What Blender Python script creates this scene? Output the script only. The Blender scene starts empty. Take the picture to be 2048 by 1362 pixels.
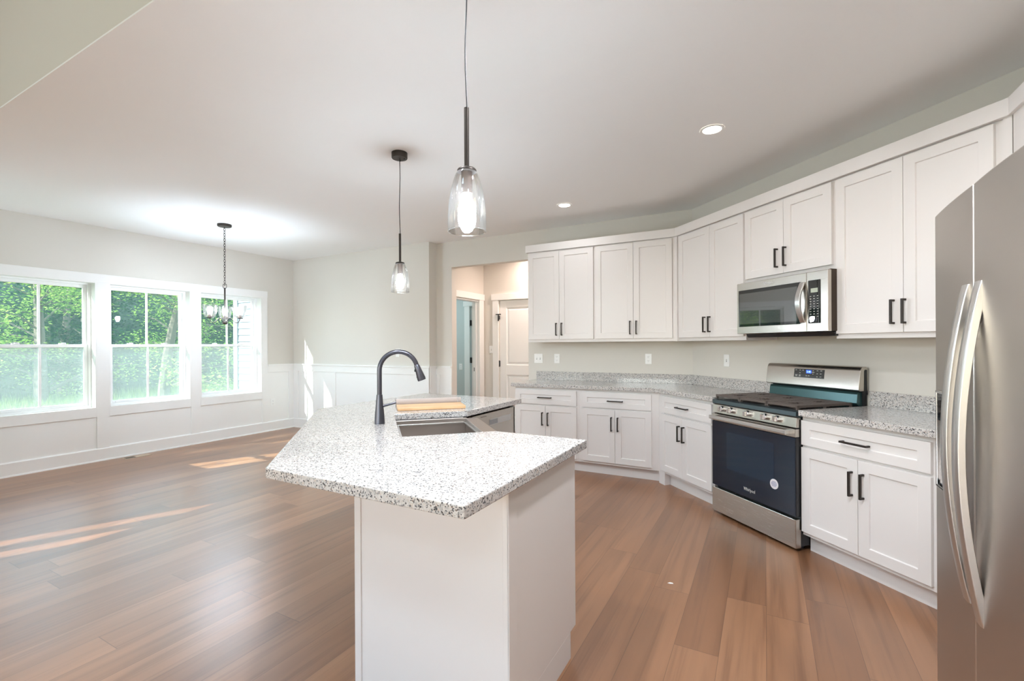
import bpy, bmesh, math, random
from mathutils import Matrix, Vector
random.seed(7)
sc = bpy.context.scene
COL = sc.collection
PI = math.pi
R2 = math.sqrt(2)
# world axes: X = east, Y = north, Z = up; the camera stands over the origin
# ------------------------------------------------------------------ camera
cam_d = bpy.data.cameras.new('camera'); cam = bpy.data.objects.new('camera', cam_d); COL.objects.link(cam)
cam_d.sensor_width = 36.0; cam_d.lens = 931.0 / 2048 * 36.0
cam_d.shift_y = 9.0 / 2048
cam_d.clip_start = 0.02; cam_d.clip_end = 300
cam.matrix_world = Matrix.Translation((0, 0, 1.34)) @ Matrix.Rotation(math.radians(28.5), 4, 'Z') @ Matrix.Rotation(PI / 2, 4, 'X') @ Matrix.Rotation(-0.0054, 4, 'Z')
sc.camera = cam
# ------------------------------------------------------------------ sky, sun, exposure
w = bpy.data.worlds.new('sky'); sc.world = w; w.use_nodes = True
nt = w.node_tree; nt.nodes.clear()
wo = nt.nodes.new('ShaderNodeOutputWorld'); bg = nt.nodes.new('ShaderNodeBackground'); sk = nt.nodes.new('ShaderNodeTexSky')
sk.sky_type = 'NISHITA'; sk.sun_disc = False; sk.sun_elevation = math.radians(30); sk.sun_rotation = math.radians(204)
sk.dust_density = 0.4; sk.ozone_density = 2.0; sk.air_density = 1.0
hs = nt.nodes.new('ShaderNodeHueSaturation'); hs.inputs['Saturation'].default_value = 0.8
nt.links.new(sk.outputs[0], hs.inputs['Color']); mxs = nt.nodes.new('ShaderNodeMix'); mxs.data_type = 'RGBA'; mxs.inputs[0].default_value = .75; mxs.inputs[7].default_value = (.75, .86, 1.04, 1)
nt.links.new(hs.outputs[0], mxs.inputs[6]); nt.links.new(mxs.outputs[2], bg.inputs['Color']); nt.links.new(bg.outputs[0], wo.inputs[0])
bg.inputs['Strength'].default_value = 2.6
sd = bpy.data.lights.new('sun', 'SUN'); sun = bpy.data.objects.new('sun', sd); COL.objects.link(sun)
sd.energy = 18.0; sd.angle = math.radians(0.5); sd.color = (1.0, 0.95, 0.87)
sun.rotation_euler = Vector((0.45, 1.0, -0.64)).to_track_quat('-Z', 'Y').to_euler()
sc.view_settings.view_transform = 'Standard'; sc.view_settings.look = 'None'
sc.view_settings.exposure = 0.35; sc.view_settings.gamma = 1.0; sc.view_settings.use_curve_mapping = False
sc.cycles.use_denoising = True
sc.cycles.max_bounces = 10; sc.cycles.diffuse_bounces = 6; sc.cycles.glossy_bounces = 4
sc.cycles.transparent_max_bounces = 24; sc.cycles.transmission_bounces = 6
sc.cycles.sample_clamp_indirect = 6.0; sc.cycles.caustics_reflective = False; sc.cycles.caustics_refractive = False
CAN_W = 2.2       # a recessed kitchen lamp
FAM_FILL_W = 21.0       # each unseen family-room lamp, added as fill
PEND = 420.0       # radiance of the pendant bulbs
CHAN = 400.0       # radiance of the chandelier bulbs
HALL_W = 17.0      # hall lamp
FILL_W = 24.0       # unseen kitchen lamps, added as fill
LAMP_COL = (0.94, 0.955, 1.0)
FAM_FILL_COL = (0.70, 0.93, 1.08)

# ------------------------------------------------------------------ materials
def srgb(r, g, b):
    f = lambda c: c / 12.92 if c <= .04045 else ((c + .055) / 1.055) ** 2.4
    return (f(r / 255), f(g / 255), f(b / 255), 1)
def mat(name, col, rough=.5, metal=0.0, spec=.5, emit=None, es=0, coat=0, bump=None):
    m = bpy.data.materials.new(name); m.use_nodes = True
    b = m.node_tree.nodes['Principled BSDF']
    b.inputs['Base Color'].default_value = col; b.inputs['Roughness'].default_value = rough
    b.inputs['Metallic'].default_value = metal; b.inputs['Specular IOR Level'].default_value = spec
    if coat: b.inputs['Coat Weight'].default_value = coat; b.inputs['Coat Roughness'].default_value = .05
    if emit: b.inputs['Emission Color'].default_value = emit; b.inputs['Emission Strength'].default_value = es
    if bump:
        n = m.node_tree; t = n.nodes.new('ShaderNodeTexCoord'); mp = n.nodes.new('ShaderNodeMapping')
        mp.inputs['Scale'].default_value = bump[0]
        nz = n.nodes.new('ShaderNodeTexNoise'); nz.inputs['Scale'].default_value = 1; nz.inputs['Detail'].default_value = 3
        bp = n.nodes.new('ShaderNodeBump'); bp.inputs['Strength'].default_value = bump[1]; bp.inputs['Distance'].default_value = bump[2]
        n.links.new(t.outputs['Object'], mp.inputs[0]); n.links.new(mp.outputs[0], nz.inputs['Vector'])
        n.links.new(nz.outputs['Fac'], bp.inputs['Height']); n.links.new(bp.outputs[0], b.inputs['Normal'])
    return m
class NT:
    """small helper for node graphs"""
    def __init__(s, m): s.t = m.node_tree; s.b = s.t.nodes.get('Principled BSDF')
    def n(s, kind, **k):
        x = s.t.nodes.new('ShaderNode' + kind)
        for a, v in k.items(): setattr(x, a, v)
        return x
    def l(s, a, b): s.t.links.new(a, b)
    def m(s, op, a, b=None, c=None):
        x = s.n('Math', operation=op)
        for i, v in enumerate((a, b, c)):
            if v is None: continue
            if isinstance(v, (int, float)): x.inputs[i].default_value = v
            else: s.l(v, x.inputs[i])
        return x.outputs[0]
    def ramp(s, fac, stops, interp='LINEAR'):
        r = s.n('ValToRGB'); r.color_ramp.interpolation = interp; e = r.color_ramp.elements
        e[0].position, e[0].color = stops[0]; e[1].position, e[1].color = stops[1]
        for p, c in stops[2:]:
            q = e.new(p); q.color = c
        s.l(fac, r.inputs[0]); return r.outputs[0]
    def mix(s, f, a, b, mode='MIX'):
        x = s.n('Mix', data_type='RGBA', blend_type=mode)
        for i, v in ((0, f), (6, a), (7, b)):
            if isinstance(v, (int, float, tuple)): x.inputs[i].default_value = v
            else: s.l(v, x.inputs[i])
        return x.outputs[2]

def make_floor():
    m = mat('plank_floor', (1, 1, 1, 1), .36, spec=.5, coat=.5); m.node_tree.nodes['Principled BSDF'].inputs['Coat Roughness'].default_value = .42; g = NT(m)
    tc = g.n('TexCoord'); sp = g.n('SeparateXYZ'); g.l(tc.outputs['Object'], sp.inputs[0])
    x, y = sp.outputs[0], sp.outputs[1]
    PW, PL = .181, 1.5
    u = g.m('DIVIDE', x, PW); row = g.m('FLOOR', u); fu = g.m('SUBTRACT', u, row)
    wn = g.n('TexWhiteNoise', noise_dimensions='1D'); g.l(row, wn.inputs['W'])
    v = g.m('ADD', g.m('DIVIDE', y, PL), g.m('MULTIPLY', wn.outputs['Value'], 7.3)); idn = g.m('FLOOR', v); fv = g.m('SUBTRACT', v, idn)
    cb = g.n('CombineXYZ'); g.l(row, cb.inputs[0]); g.l(idn, cb.inputs[1])
    w2 = g.n('TexWhiteNoise', noise_dimensions='3D'); g.l(cb.outputs[0], w2.inputs['Vector'])
    # grain
    cg = g.n('CombineXYZ'); g.l(g.m('MULTIPLY', x, 26), cg.inputs[0]); g.l(g.m('MULTIPLY', y, .8), cg.inputs[1]); g.l(g.m('MULTIPLY', w2.outputs['Value'], 40), cg.inputs[2])
    nz = g.n('TexNoise'); nz.inputs['Scale'].default_value = 1; nz.inputs['Detail'].default_value = 7; nz.inputs['Roughness'].default_value = .6; nz.inputs['Distortion'].default_value = .35
    g.l(cg.outputs[0], nz.inputs['Vector'])
    cg2 = g.n('CombineXYZ'); g.l(g.m('MULTIPLY', x, 7), cg2.inputs[0]); g.l(g.m('MULTIPLY', y, .7), cg2.inputs[1]); g.l(g.m('MULTIPLY', w2.outputs['Value'], 23), cg2.inputs[2])
    nb = g.n('TexNoise'); nb.inputs['Scale'].default_value = 1; nb.inputs['Detail'].default_value = 3; nb.inputs['Distortion'].default_value = .6; g.l(cg2.outputs[0], nb.inputs['Vector'])
    base = g.ramp(w2.outputs['Value'], [(0, srgb(138, 97, 68)), (1, srgb(163, 119, 87)), (.5, srgb(151, 108, 77))])
    col = g.mix(1.0, base, g.ramp(nb.outputs['Fac'], [(.25, (.76, .74, .73, 1)), (.7, (1.08, 1.07, 1.06, 1))]), 'MULTIPLY')
    col = g.mix(1.0, col, g.ramp(nz.outputs['Fac'], [(.30, (.70, .67, .65, 1)), (.5, (.98, .98, .98, 1)), (.75, (1.05, 1.05, 1.05, 1))]), 'MULTIPLY')
    # sparse knots
    vo = g.n('TexVoronoi'); vo.inputs['Scale'].default_value = 1
    ck = g.n('CombineXYZ'); g.l(g.m('MULTIPLY', x, 2.4), ck.inputs[0]); g.l(g.m('MULTIPLY', y, .95), ck.inputs[1]); g.l(ck.outputs[0], vo.inputs['Vector'])
    kd = g.m('ADD', vo.outputs['Distance'], g.m('MULTIPLY', nz.outputs['Fac'], .08))
    col = g.mix(1.0, col, g.ramp(kd, [(.05, (.62, .56, .53, 1)), (.10, (1, 1, 1, 1))]), 'MULTIPLY')
    ex = g.m('MINIMUM', fu, g.m('SUBTRACT', 1.0, fu)); ey = g.m('MINIMUM', fv, g.m('SUBTRACT', 1.0, fv))
    seam = g.m('MAXIMUM', g.m('LESS_THAN', ex, .007), g.m('LESS_THAN', ey, .0012))
    col = g.mix(g.m('MULTIPLY', seam, .5), col, srgb(70, 48, 36))
    g.l(col, g.b.inputs['Base Color'])
    g.l(g.m('ADD', .26, g.m('MULTIPLY', nz.outputs['Fac'], .16)), g.b.inputs['Roughness'])
    bp = g.n('Bump'); bp.inputs['Strength'].default_value = .12; bp.inputs['Distance'].default_value = .002
    g.l(g.m('SUBTRACT', nz.outputs['Fac'], g.m('MULTIPLY', seam, .6)), bp.inputs['Height']); g.l(bp.outputs[0], g.b.inputs['Normal'])
    return m
def make_granite():
    m = mat('granite', (1, 1, 1, 1), .09, spec=.5); g = NT(m)
    tc = g.n('TexCoord'); co = tc.outputs['Object']
    warp = g.n('TexNoise'); warp.inputs['Scale'].default_value = 160; warp.inputs['Detail'].default_value = 3; g.l(co, warp.inputs['Vector'])
    vadd = g.n('VectorMath', operation='MULTIPLY_ADD'); g.l(warp.outputs['Color'], vadd.inputs[0]); vadd.inputs[1].default_value = (.008, .008, .008); g.l(co, vadd.inputs[2])
    def cells(scale, seed):
        mp = g.n('Mapping'); mp.inputs['Location'].default_value = (seed, seed * 2, seed * 3); g.l(vadd.outputs[0], mp.inputs[0])
        v = g.n('TexVoronoi'); v.inputs['Scale'].default_value = scale; g.l(mp.outputs[0], v.inputs['Vector'])
        s = g.n('SeparateColor'); g.l(v.outputs['Color'], s.inputs[0]); return s.outputs[0], s.outputs[1]
    a, a2 = cells(190, .3); b, b2 = cells(235, 1.7); c, _ = cells(150, 3.1)
    W = srgb(203, 199, 195)
    col = g.ramp(a, [(0, srgb(198, 195, 192)), (.3, W), (.62, srgb(212, 208, 204)), (.9, srgb(200, 188, 178))], 'CONSTANT')
    grey = g.m('LESS_THAN', c, .24)
    col = g.mix(g.m('MULTIPLY', grey, .75), col, srgb(172, 170, 169))
    dark = g.m('LESS_THAN', b, .17)
    col = g.mix(g.m('MULTIPLY', dark, .9), col, g.ramp(b2, [(0, srgb(44, 44, 47)), (.5, srgb(92, 91, 94)), (.9, srgb(122, 106, 95))], 'CONSTANT'))
    g.l(col, g.b.inputs['Base Color']); return m
def make_glass(name, tint, refl=.5, rough=0.0, haze=None):
    m = bpy.data.materials.new(name); m.use_nodes = True; g = NT(m); g.t.nodes.clear()
    o = g.n('OutputMaterial'); tr = g.n('BsdfTransparent'); tr.inputs[0].default_value = tint
    gl = g.n('BsdfGlossy'); gl.inputs['Roughness'].default_value = rough
    fr = g.n('LayerWeight'); fr.inputs[0].default_value = .35
    mx = g.n('MixShader'); g.l(g.m('MULTIPLY', fr.outputs['Fresnel'], refl), mx.inputs[0]); g.l(tr.outputs[0], mx.inputs[1]); g.l(gl.outputs[0], mx.inputs[2]); last = mx.outputs[0]
    if haze:        # a faint translucent tint, standing in for reflected light on the glass
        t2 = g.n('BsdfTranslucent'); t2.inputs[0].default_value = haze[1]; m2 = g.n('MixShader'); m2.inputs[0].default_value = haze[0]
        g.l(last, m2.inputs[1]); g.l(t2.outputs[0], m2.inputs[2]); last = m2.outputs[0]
    g.l(last, o.inputs[0])
    return m
def make_seeded():
    m = make_glass('seeded_glass', (.97, .96, .94, 1), .7); g = NT(m)
    tc = g.n('TexCoord'); v = g.n('TexVoronoi'); v.inputs['Scale'].default_value = 230; g.l(tc.outputs['Object'], v.inputs['Vector'])
    nz = g.n('TexNoise'); nz.inputs['Scale'].default_value = 38; g.l(tc.outputs['Object'], nz.inputs['Vector'])
    sd = g.m('MULTIPLY', g.m('LESS_THAN', v.outputs['Distance'], .3), g.m('GREATER_THAN', nz.outputs['Fac'], .53))
    o = [n for n in g.t.nodes if n.type == 'OUTPUT_MATERIAL'][0]; old = o.inputs[0].links[0].from_socket
    df = g.n('BsdfTranslucent'); df.inputs[0].default_value = (.95, .93, .9, 1)
    mx = g.n('MixShader'); g.l(g.m('ADD', g.m('MULTIPLY', sd, .016), .0022), mx.inputs[0]); g.l(old, mx.inputs[1]); g.l(df.outputs[0], mx.inputs[2]); g.l(mx.outputs[0], o.inputs[0])
    return m
def make_screen():
    m = bpy.data.materials.new('insect_screen'); m.use_nodes = True; g = NT(m); g.t.nodes.clear()
    o = g.n('OutputMaterial'); tr = g.n('BsdfTransparent'); d = g.n('BsdfDiffuse'); d.inputs[0].default_value = (.62, .61, .62, 1)
    tl = g.n('BsdfTranslucent'); tl.inputs[0].default_value = (.62, .61, .62, 1); ad = g.n('MixShader'); ad.inputs[0].default_value = .6
    g.l(d.outputs[0], ad.inputs[1]); g.l(tl.outputs[0], ad.inputs[2])
    mx = g.n('MixShader'); mx.inputs[0].default_value = .17
    g.l(tr.outputs[0], mx.inputs[1]); g.l(ad.outputs[0], mx.inputs[2]); g.l(mx.outputs[0], o.inputs[0]); return m
def make_steel(name, col, rough, axis=2, metal=1.0):
    m = mat(name, col, rough, metal); g = NT(m)
    tc = g.n('TexCoord'); mp = g.n('Mapping'); s = [1600, 1600, 1600]; s[axis] = 8; mp.inputs['Scale'].default_value = s
    nz = g.n('TexNoise'); nz.inputs['Scale'].default_value = 1; g.l(tc.outputs['Object'], mp.inputs[0]); g.l(mp.outputs[0], nz.inputs['Vector'])
    g.l(g.m('ADD', rough - .01, g.m('MULTIPLY', nz.outputs['Fac'], .02)), g.b.inputs['Roughness'])
    bp = g.n('Bump'); bp.inputs['Strength'].default_value = .006; bp.inputs['Distance'].default_value = .0003; g.l(nz.outputs['Fac'], bp.inputs['Height']); g.l(bp.outputs[0], g.b.inputs['Normal'])
    return m
def make_leaf(name, c1, c2, c3):
    m = bpy.data.materials.new(name); m.use_nodes = True; g = NT(m); g.t.nodes.clear()
    o = g.n('OutputMaterial'); ge = g.n('NewGeometry')
    col = g.ramp(ge.outputs['Random Per Island'], [(0, c1), (1, c3), (.5, c2)])
    d = g.n('BsdfDiffuse'); tl = g.n('BsdfTranslucent'); g.l(col, d.inputs[0]); g.l(col, tl.inputs[0])
    mx = g.n('MixShader'); mx.inputs[0].default_value = .45; g.l(d.outputs[0], mx.inputs[1]); g.l(tl.outputs[0], mx.inputs[2]); g.l(mx.outputs[0], o.inputs[0]); return m
def make_board():
    m = mat('bamboo', (1, 1, 1, 1), .4); g = NT(m); tc = g.n('TexCoord'); mp = g.n('Mapping'); mp.inputs['Scale'].default_value = (55, 3, 120)
    nz = g.n('TexNoise'); nz.inputs['Scale'].default_value = 1; nz.inputs['Detail'].default_value = 2
    g.l(tc.outputs['Object'], mp.inputs[0]); g.l(mp.outputs[0], nz.inputs['Vector'])
    g.l(g.ramp(nz.outputs['Fac'], [(.3, srgb(205, 158, 110)), (.7, srgb(228, 190, 146))]), g.b.inputs['Base Color']); return m

M = {}
M['paint'] = mat('wall_paint', srgb(219, 215, 207), .75, spec=.25)
M['ceil'] = mat('ceiling_paint', srgb(244, 244, 243), .85, spec=.2)
M['trim'] = mat('trim_white', srgb(243, 243, 241), .38)
M['cab'] = mat('cabinet_white', srgb(230, 226, 223), .38)
M['vinyl'] = mat('window_vinyl', srgb(247, 248, 248), .35)
M['floor'] = make_floor(); M['granite'] = make_granite()
M['pane'] = make_glass('window_glass', (.88, .96, .94, 1), .55, haze=(.03, (.5, .86, .80, 1)))  # teal haze mixed in for the sky's reflection
M['pane_plain'] = make_glass('family_window_glass', (.95, .96, .96, 1), .5)
M['clear'] = make_glass('clear_glass', (.98, .97, .96, 1), .6, haze=(.0016, (1, .95, .9, 1))); M['seeded'] = make_seeded(); M['screen'] = make_screen()  # trace of white in the clear glass lightens its edges
M['bronze'] = mat('dark_bronze', srgb(58, 52, 48), .42, .6)
M['black'] = mat('matte_black', srgb(36, 36, 38), .35, .3)
M['faucet'] = mat('gunmetal', srgb(92, 92, 100), .28, .9)
M['steel'] = make_steel('brushed_steel', srgb(196, 189, 180), .27, 0)
M['fridge'] = make_steel('fridge_steel', srgb(186, 179, 172), .36, 0)
M['bar'] = mat('satin_bar', srgb(205, 203, 200), .3, .95)
M['chrome'] = mat('chrome', srgb(215, 215, 216), .15, 1)
M['sink'] = make_steel('sink_steel', srgb(184, 175, 168), .38, 0)
M['blackglass'] = mat('black_glass', (.008, .008, .008, 1), .008, spec=.8)
M['ovenglass'] = mat('oven_glass', (.002, .006, .018, 1), .02, spec=.5)
M['innerglass'] = mat('inner_window', (.004, .014, .034, 1), .03, spec=.5)
M['darkgap'] = mat('dark_gap', (.012, .012, .013, 1), .6)
M['enamel'] = mat('black_enamel', (.02, .02, .022, 1), .25)
M['iron'] = mat('cast_iron', srgb(98, 88, 82), .55, .2)
M['film'] = mat('teal_film', srgb(56, 84, 84), .22, .5)
M['slate'] = mat('slate_lip', srgb(74, 84, 88), .25, .6)
M['plate'] = mat('plate_white', srgb(246, 246, 244), .35)
M['slot'] = mat('slot_grey', srgb(150, 150, 150), .5)
M['bamboo'] = make_board(); M['mat'] = mat('grey_roll', srgb(178, 164, 156), .7, bump=((300, 300, 300), .8, .002))
M['copper'] = mat('copper_sleeve', srgb(122, 108, 100), .45, .6)
M['bulb'] = mat('lit_bulb', (1, .9, .75, 1), .4, emit=(.82, .96, 1.10, 1), es=PEND)
M['bulb_chandelier'] = mat('lit_bulb_chandelier', (1, .9, .75, 1), .4, emit=(.80, .95, 1.12, 1), es=CHAN)
M['lens'] = mat('lit_lens', (1, .95, .88, 1), .4, emit=(1.0, .90, .78, 1), es=9)
M['screenlit'] = mat('blue_digits', (.3, .5, 1, 1), .4, emit=(.35, .6, 1, 1), es=2.2)
M['displayblue'] = mat('display_blue', (.02, .06, .3, 1), .3, emit=(.03, .10, .55, 1), es=.9)
M['print'] = mat('white_print', srgb(205, 203, 198), .5); M['lcd'] = mat('lcd_green', srgb(178, 186, 168), .3)
M['sticker'] = mat('sticker_white', srgb(232, 228, 230), .5); M['stickerink'] = mat('sticker_ink', srgb(92, 100, 150), .5)
M['siding'] = mat('lap_siding', srgb(98, 99, 110), .6); M['post'] = mat('corner_post', srgb(150, 151, 156), .5)
M['bark'] = mat('bark', srgb(92, 80, 70), .9, bump=((20, 20, 4), .6, .02))
M['leaf'] = make_leaf('maple_leaf', srgb(84, 118, 54), srgb(124, 152, 72), srgb(176, 190, 104))
M['leafd'] = make_leaf('forest_leaf', srgb(16, 42, 34), srgb(30, 60, 42), srgb(70, 96, 50))
M['grass'] = make_leaf('grass_blade', srgb(80, 102, 48), srgb(108, 130, 66), srgb(148, 158, 96))
M['soil'] = mat('lawn_soil', srgb(92, 108, 60), .95); M['bank'] = mat('wooded_bank_soil', srgb(26, 42, 30), .95)
M['vent'] = mat('vent_tan', srgb(196, 178, 158), .5)
M['bluewall'] = mat('far_room_paint', srgb(196, 204, 202), .75)

# ------------------------------------------------------------------ geometry helpers
class MB:
    def __init__(s): s.v = []; s.f = []; s.mi = []; s.cur = 0
    def add(s, vs, fs):
        o = len(s.v); s.v += [tuple(p) for p in vs]; s.f += [tuple(i + o for i in f) for f in fs]; s.mi += [s.cur] * len(fs); return s
    def box(s, x0, x1, y0, y1, z0, z1):
        x0, x1 = min(x0, x1), max(x0, x1); y0, y1 = min(y0, y1), max(y0, y1); z0, z1 = min(z0, z1), max(z0, z1)
        return s.add([(x0, y0, z0), (x1, y0, z0), (x1, y1, z0), (x0, y1, z0), (x0, y0, z1), (x1, y0, z1), (x1, y1, z1), (x0, y1, z1)],
                     [(0, 3, 2, 1), (4, 5, 6, 7), (0, 1, 5, 4), (1, 2, 6, 5), (2, 3, 7, 6), (3, 0, 4, 7)])
    def prism(s, poly, z0, z1):
        a = sum(poly[i][0] * poly[(i + 1) % len(poly)][1] - poly[(i + 1) % len(poly)][0] * poly[i][1] for i in range(len(poly)))
        if a < 0: poly = poly[::-1]
        n = len(poly)
        return s.add([(x, y, z0) for x, y in poly] + [(x, y, z1) for x, y in poly],
                     [tuple(range(n - 1, -1, -1)), tuple(range(n, 2 * n))] + [(i, (i + 1) % n, n + (i + 1) % n, n + i) for i in range(n)])
    def xprism(s, poly, x0, x1):
        """profile in (y, z) pushed along x"""
        n = len(poly); a = sum(poly[i][0] * poly[(i + 1) % n][1] - poly[(i + 1) % n][0] * poly[i][1] for i in range(n))
        if a < 0: poly = poly[::-1]
        return s.add([(x0, y, z) for y, z in poly] + [(x1, y, z) for y, z in poly],
                     [tuple(range(n - 1, -1, -1)), tuple(range(n, 2 * n))] + [(i, (i + 1) % n, n + (i + 1) % n, n + i) for i in range(n)])
    def tube(s, path, r, n=12, closed=False):
        P = [Vector(p) for p in path]; rr = r if isinstance(r, (list, tuple)) else [r] * len(P)
        up = None; rings = []
        for i, p in enumerate(P):
            if closed: d = (P[(i + 1) % len(P)] - P[i - 1])
            else: d = P[min(i + 1, len(P) - 1)] - P[max(i - 1, 0)]
            d.normalize()
            if up is None:
                up = Vector((0, 0, 1)) if abs(d.z) < .9 else Vector((1, 0, 0))
            a = (up - d * up.dot(d)).normalized(); up = a; b = d.cross(a)
            rings.append([p + (a * math.cos(2 * PI * k / n) + b * math.sin(2 * PI * k / n)) * rr[i] for k in range(n)])
        vs = [q for g in rings for q in g]; fs = []
        m = len(P)
        for i in range(m if closed else m - 1):
            for k in range(n):
                j = (i + 1) % m; fs.append((i * n + k, i * n + (k + 1) % n, j * n + (k + 1) % n, j * n + k))
        if not closed: fs += [tuple(range(n - 1, -1, -1)), tuple((m - 1) * n + k for k in range(n))]
        return s.add(vs, fs)
    def lathe(s, prof, c=(0, 0), n=24, cap=True):
        """prof: (r, z) bottom to top, around a vertical axis at c"""
        vs = []; fs = []
        for r, z in prof:
            for k in range(n):
                vs.append((c[0] + r * math.cos(2 * PI * k / n), c[1] + r * math.sin(2 * PI * k / n), z))
        for i in range(len(prof) - 1):
            for k in range(n): fs.append((i * n + k, i * n + (k + 1) % n, (i + 1) * n + (k + 1) % n, (i + 1) * n + k))
        if cap: fs += [tuple(range(n - 1, -1, -1)), tuple((len(prof) - 1) * n + k for k in range(n))]
        return s.add(vs, fs)
    def disc_y(s, x, y0, y1, z, r, n=20):
        """a disc or knob with its axis along y"""
        vs = [(x + r * math.cos(2 * PI * k / n), yy, z + r * math.sin(2 * PI * k / n)) for yy in (y0, y1) for k in range(n)]
        return s.add(vs, [tuple(range(n)), tuple(range(2 * n - 1, n - 1, -1))] + [(k, n + k, n + (k + 1) % n, (k + 1) % n) for k in range(n)])
    def shaker(s, x0, x1, z0, z1, y, th=.02, sx=.06, sz=.06, rec=.009):
        a = [(x0, z0), (x1, z0), (x1, z1), (x0, z1)]; b = [(x0 + sx, z0 + sz), (x1 - sx, z0 + sz), (x1 - sx, z1 - sz), (x0 + sx, z1 - sz)]
        c = [(x0 + sx + .003, z0 + sz + .003), (x1 - sx - .003, z0 + sz + .003), (x1 - sx - .003, z1 - sz - .003), (x0 + sx + .003, z1 - sz - .003)]
        vs = [(x, y, z) for x, z in a] + [(x, y, z) for x, z in b] + [(x, y + rec, z) for x, z in c] + [(x, y + th, z) for x, z in a]
        fs = []
        for i in range(4):
            j = (i + 1) % 4
            fs += [(i, j, 4 + j, 4 + i), (4 + i, 4 + j, 8 + j, 8 + i), (i, 12 + i, 12 + j, j)]
        fs += [(8, 9, 10, 11), (15, 14, 13, 12)]
        return s.add(vs, fs)
    def build(s, name, m, parent=None, org=(0, 0, 0), bevel=0, smooth=False, rot=0, label=None, kind=None):
        me = bpy.data.meshes.new(name)
        me.from_pydata([(x - org[0], y - org[1], z - org[2]) for x, y, z in s.v], [], s.f); me.update()
        for k in (m if isinstance(m, (list, tuple)) else [m]): me.materials.append(k)
        if isinstance(m, (list, tuple)): me.polygons.foreach_set('material_index', s.mi)
        if smooth:
            me.polygons.foreach_set('use_smooth', [True] * len(me.polygons))
            try: me.set_sharp_from_angle(angle=math.radians(40))
            except Exception: pass
        o = bpy.data.objects.new(name, me); COL.objects.link(o)
        if parent is not None: o.parent = parent
        else:
            c, sn = math.cos(rot), math.sin(rot)
            o.location = (org[0] * c - org[1] * sn, org[0] * sn + org[1] * c, org[2]); o.rotation_euler = (0, 0, rot)
        if bevel:
            b = o.modifiers.new('bevel', 'BEVEL'); b.width = bevel; b.segments = 2; b.limit_method = 'ANGLE'; b.angle_limit = math.radians(40)
        if label: o['label'] = label
        if kind: o['kind'] = kind
        return o
def tag(o, label, cat, group=None):
    o['label'] = label; o['category'] = cat
    if group: o['group'] = group
    return o
class Thing:
    """an Empty at the thing's base; its parts are given in the coordinates of a frame turned by rot about the world's origin"""
    def __init__(s, name, label, cat, rot, org, group=None):
        s.rot, s.org = rot, org; c, sn = math.cos(rot), math.sin(rot)
        o = bpy.data.objects.new(name, None); COL.objects.link(o); o.empty_display_size = .1
        o.location = (org[0] * c - org[1] * sn, org[0] * sn + org[1] * c, org[2]); o.rotation_euler = (0, 0, rot)
        tag(o, label, cat, group); s.o = o
    def part(s, name, mb, m, bevel=0, smooth=False, parent=None, label=None):
        return mb.build(name, m, parent or s.o, s.org, bevel, smooth, label=label)
def struct(name, mb, m, rot=0, bevel=0, smooth=False, org=(0, 0, 0)):
    return mb.build(name, m, None, org, bevel, smooth, rot, kind='structure')
def text(name, body, size, m, parent, org, x, y, z, depth=.0006, align='CENTER', squash=1.0):
    """lettering on a face that looks along -y"""
    cu = bpy.data.curves.new(name, 'FONT'); cu.body = body; cu.size = size; cu.align_x = align; cu.align_y = 'CENTER'; cu.extrude = depth
    cu.resolution_u = 3
    tmp = bpy.data.objects.new('tmp', cu); COL.objects.link(tmp)
    dg = bpy.context.evaluated_depsgraph_get(); me = bpy.data.meshes.new_from_object(tmp.evaluated_get(dg))
    bpy.data.objects.remove(tmp); bpy.data.curves.remove(cu)
    for v in me.vertices:
        a, b, c = v.co; v.co = (x - org[0] + a * squash, y - org[1] - c, z - org[2] + b)
    me.materials.clear(); me.materials.append(m)
    o = bpy.data.objects.new(name, me); COL.objects.link(o); o.parent = parent; return o
def lamp(parent_obj, loc, power, radius, col, name='light'):
    d = bpy.data.lights.new(name, 'AREA'); d.shape = 'DISK'; d.size = radius * 2; d.energy = power; d.color = col; d.spread = math.radians(165)
    o = bpy.data.objects.new(name, d); COL.objects.link(o); o.parent = parent_obj; o.location = loc; return o

NE, EA, WE = -PI / 4, -PI / 2, PI / 2
H = 2.765; YN = 5.08; YK = 5.24; XW = -6.9; TW = 4.57 / R2; XE = 1.36; YC = .985; XF = -5.2; YS = -5.0; HF = 4.6; XFE = 3.2

# ------------------------------------------------------------------ room shell
struct('floor', MB().prism([(-7.1, YC - .1), (-7.1, 8.5), (2.2, 8.5), (2.2, YC - .1), (XFE + .1, YC - .1), (XFE + .1, YS - .2), (XF - .1, YS - .2), (XF - .1, YC - .1)], -.1, 0), M['floor'])
struct('ceiling', MB().prism([(-7.1, YC), (-7.1, YN + .2), (-4.25, YN + .2), (-4.25, 5.36), (2.0, 5.36), (2.0, YC)], H, H + .008), M['ceil'])
struct('ceiling_family', MB().box(XF - .1, XFE + .1, YS - .2, YC + .25, HF, HF + .2), M['ceil'])
struct('ceiling_hall', MB().box(-8.55, -2.0, YK + .11, 8.5, H, H + .1).box(-8.55, -6.92, 5.13, YK + .11, H, H + .1).box(-6.92, -4.25, YN + .2, YK + .11, H, H + .1).box(-8.55, -4.0, 5.13, 5.5, H + .1, H + .15), M['ceil'])
def holes_wall(u0, u1, z0, z1, holes, v0, v1):
    """wall slab along x of its frame with rectangular holes (x0, x1, z0, z1) given left to right"""
    m = MB(); x = u0
    for a, b, c, d in holes:
        if a > x: m.box(x, a, v0, v1, z0, z1)
        if c > z0: m.box(a, b, v0, v1, z0, c)
        if d < z1: m.box(a, b, v0, v1, d, z1)
        x = b
    if x < u1: m.box(x, u1, v0, v1, z0, z1)
    return m
WZ0, WZ1 = .62, 2.105
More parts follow.
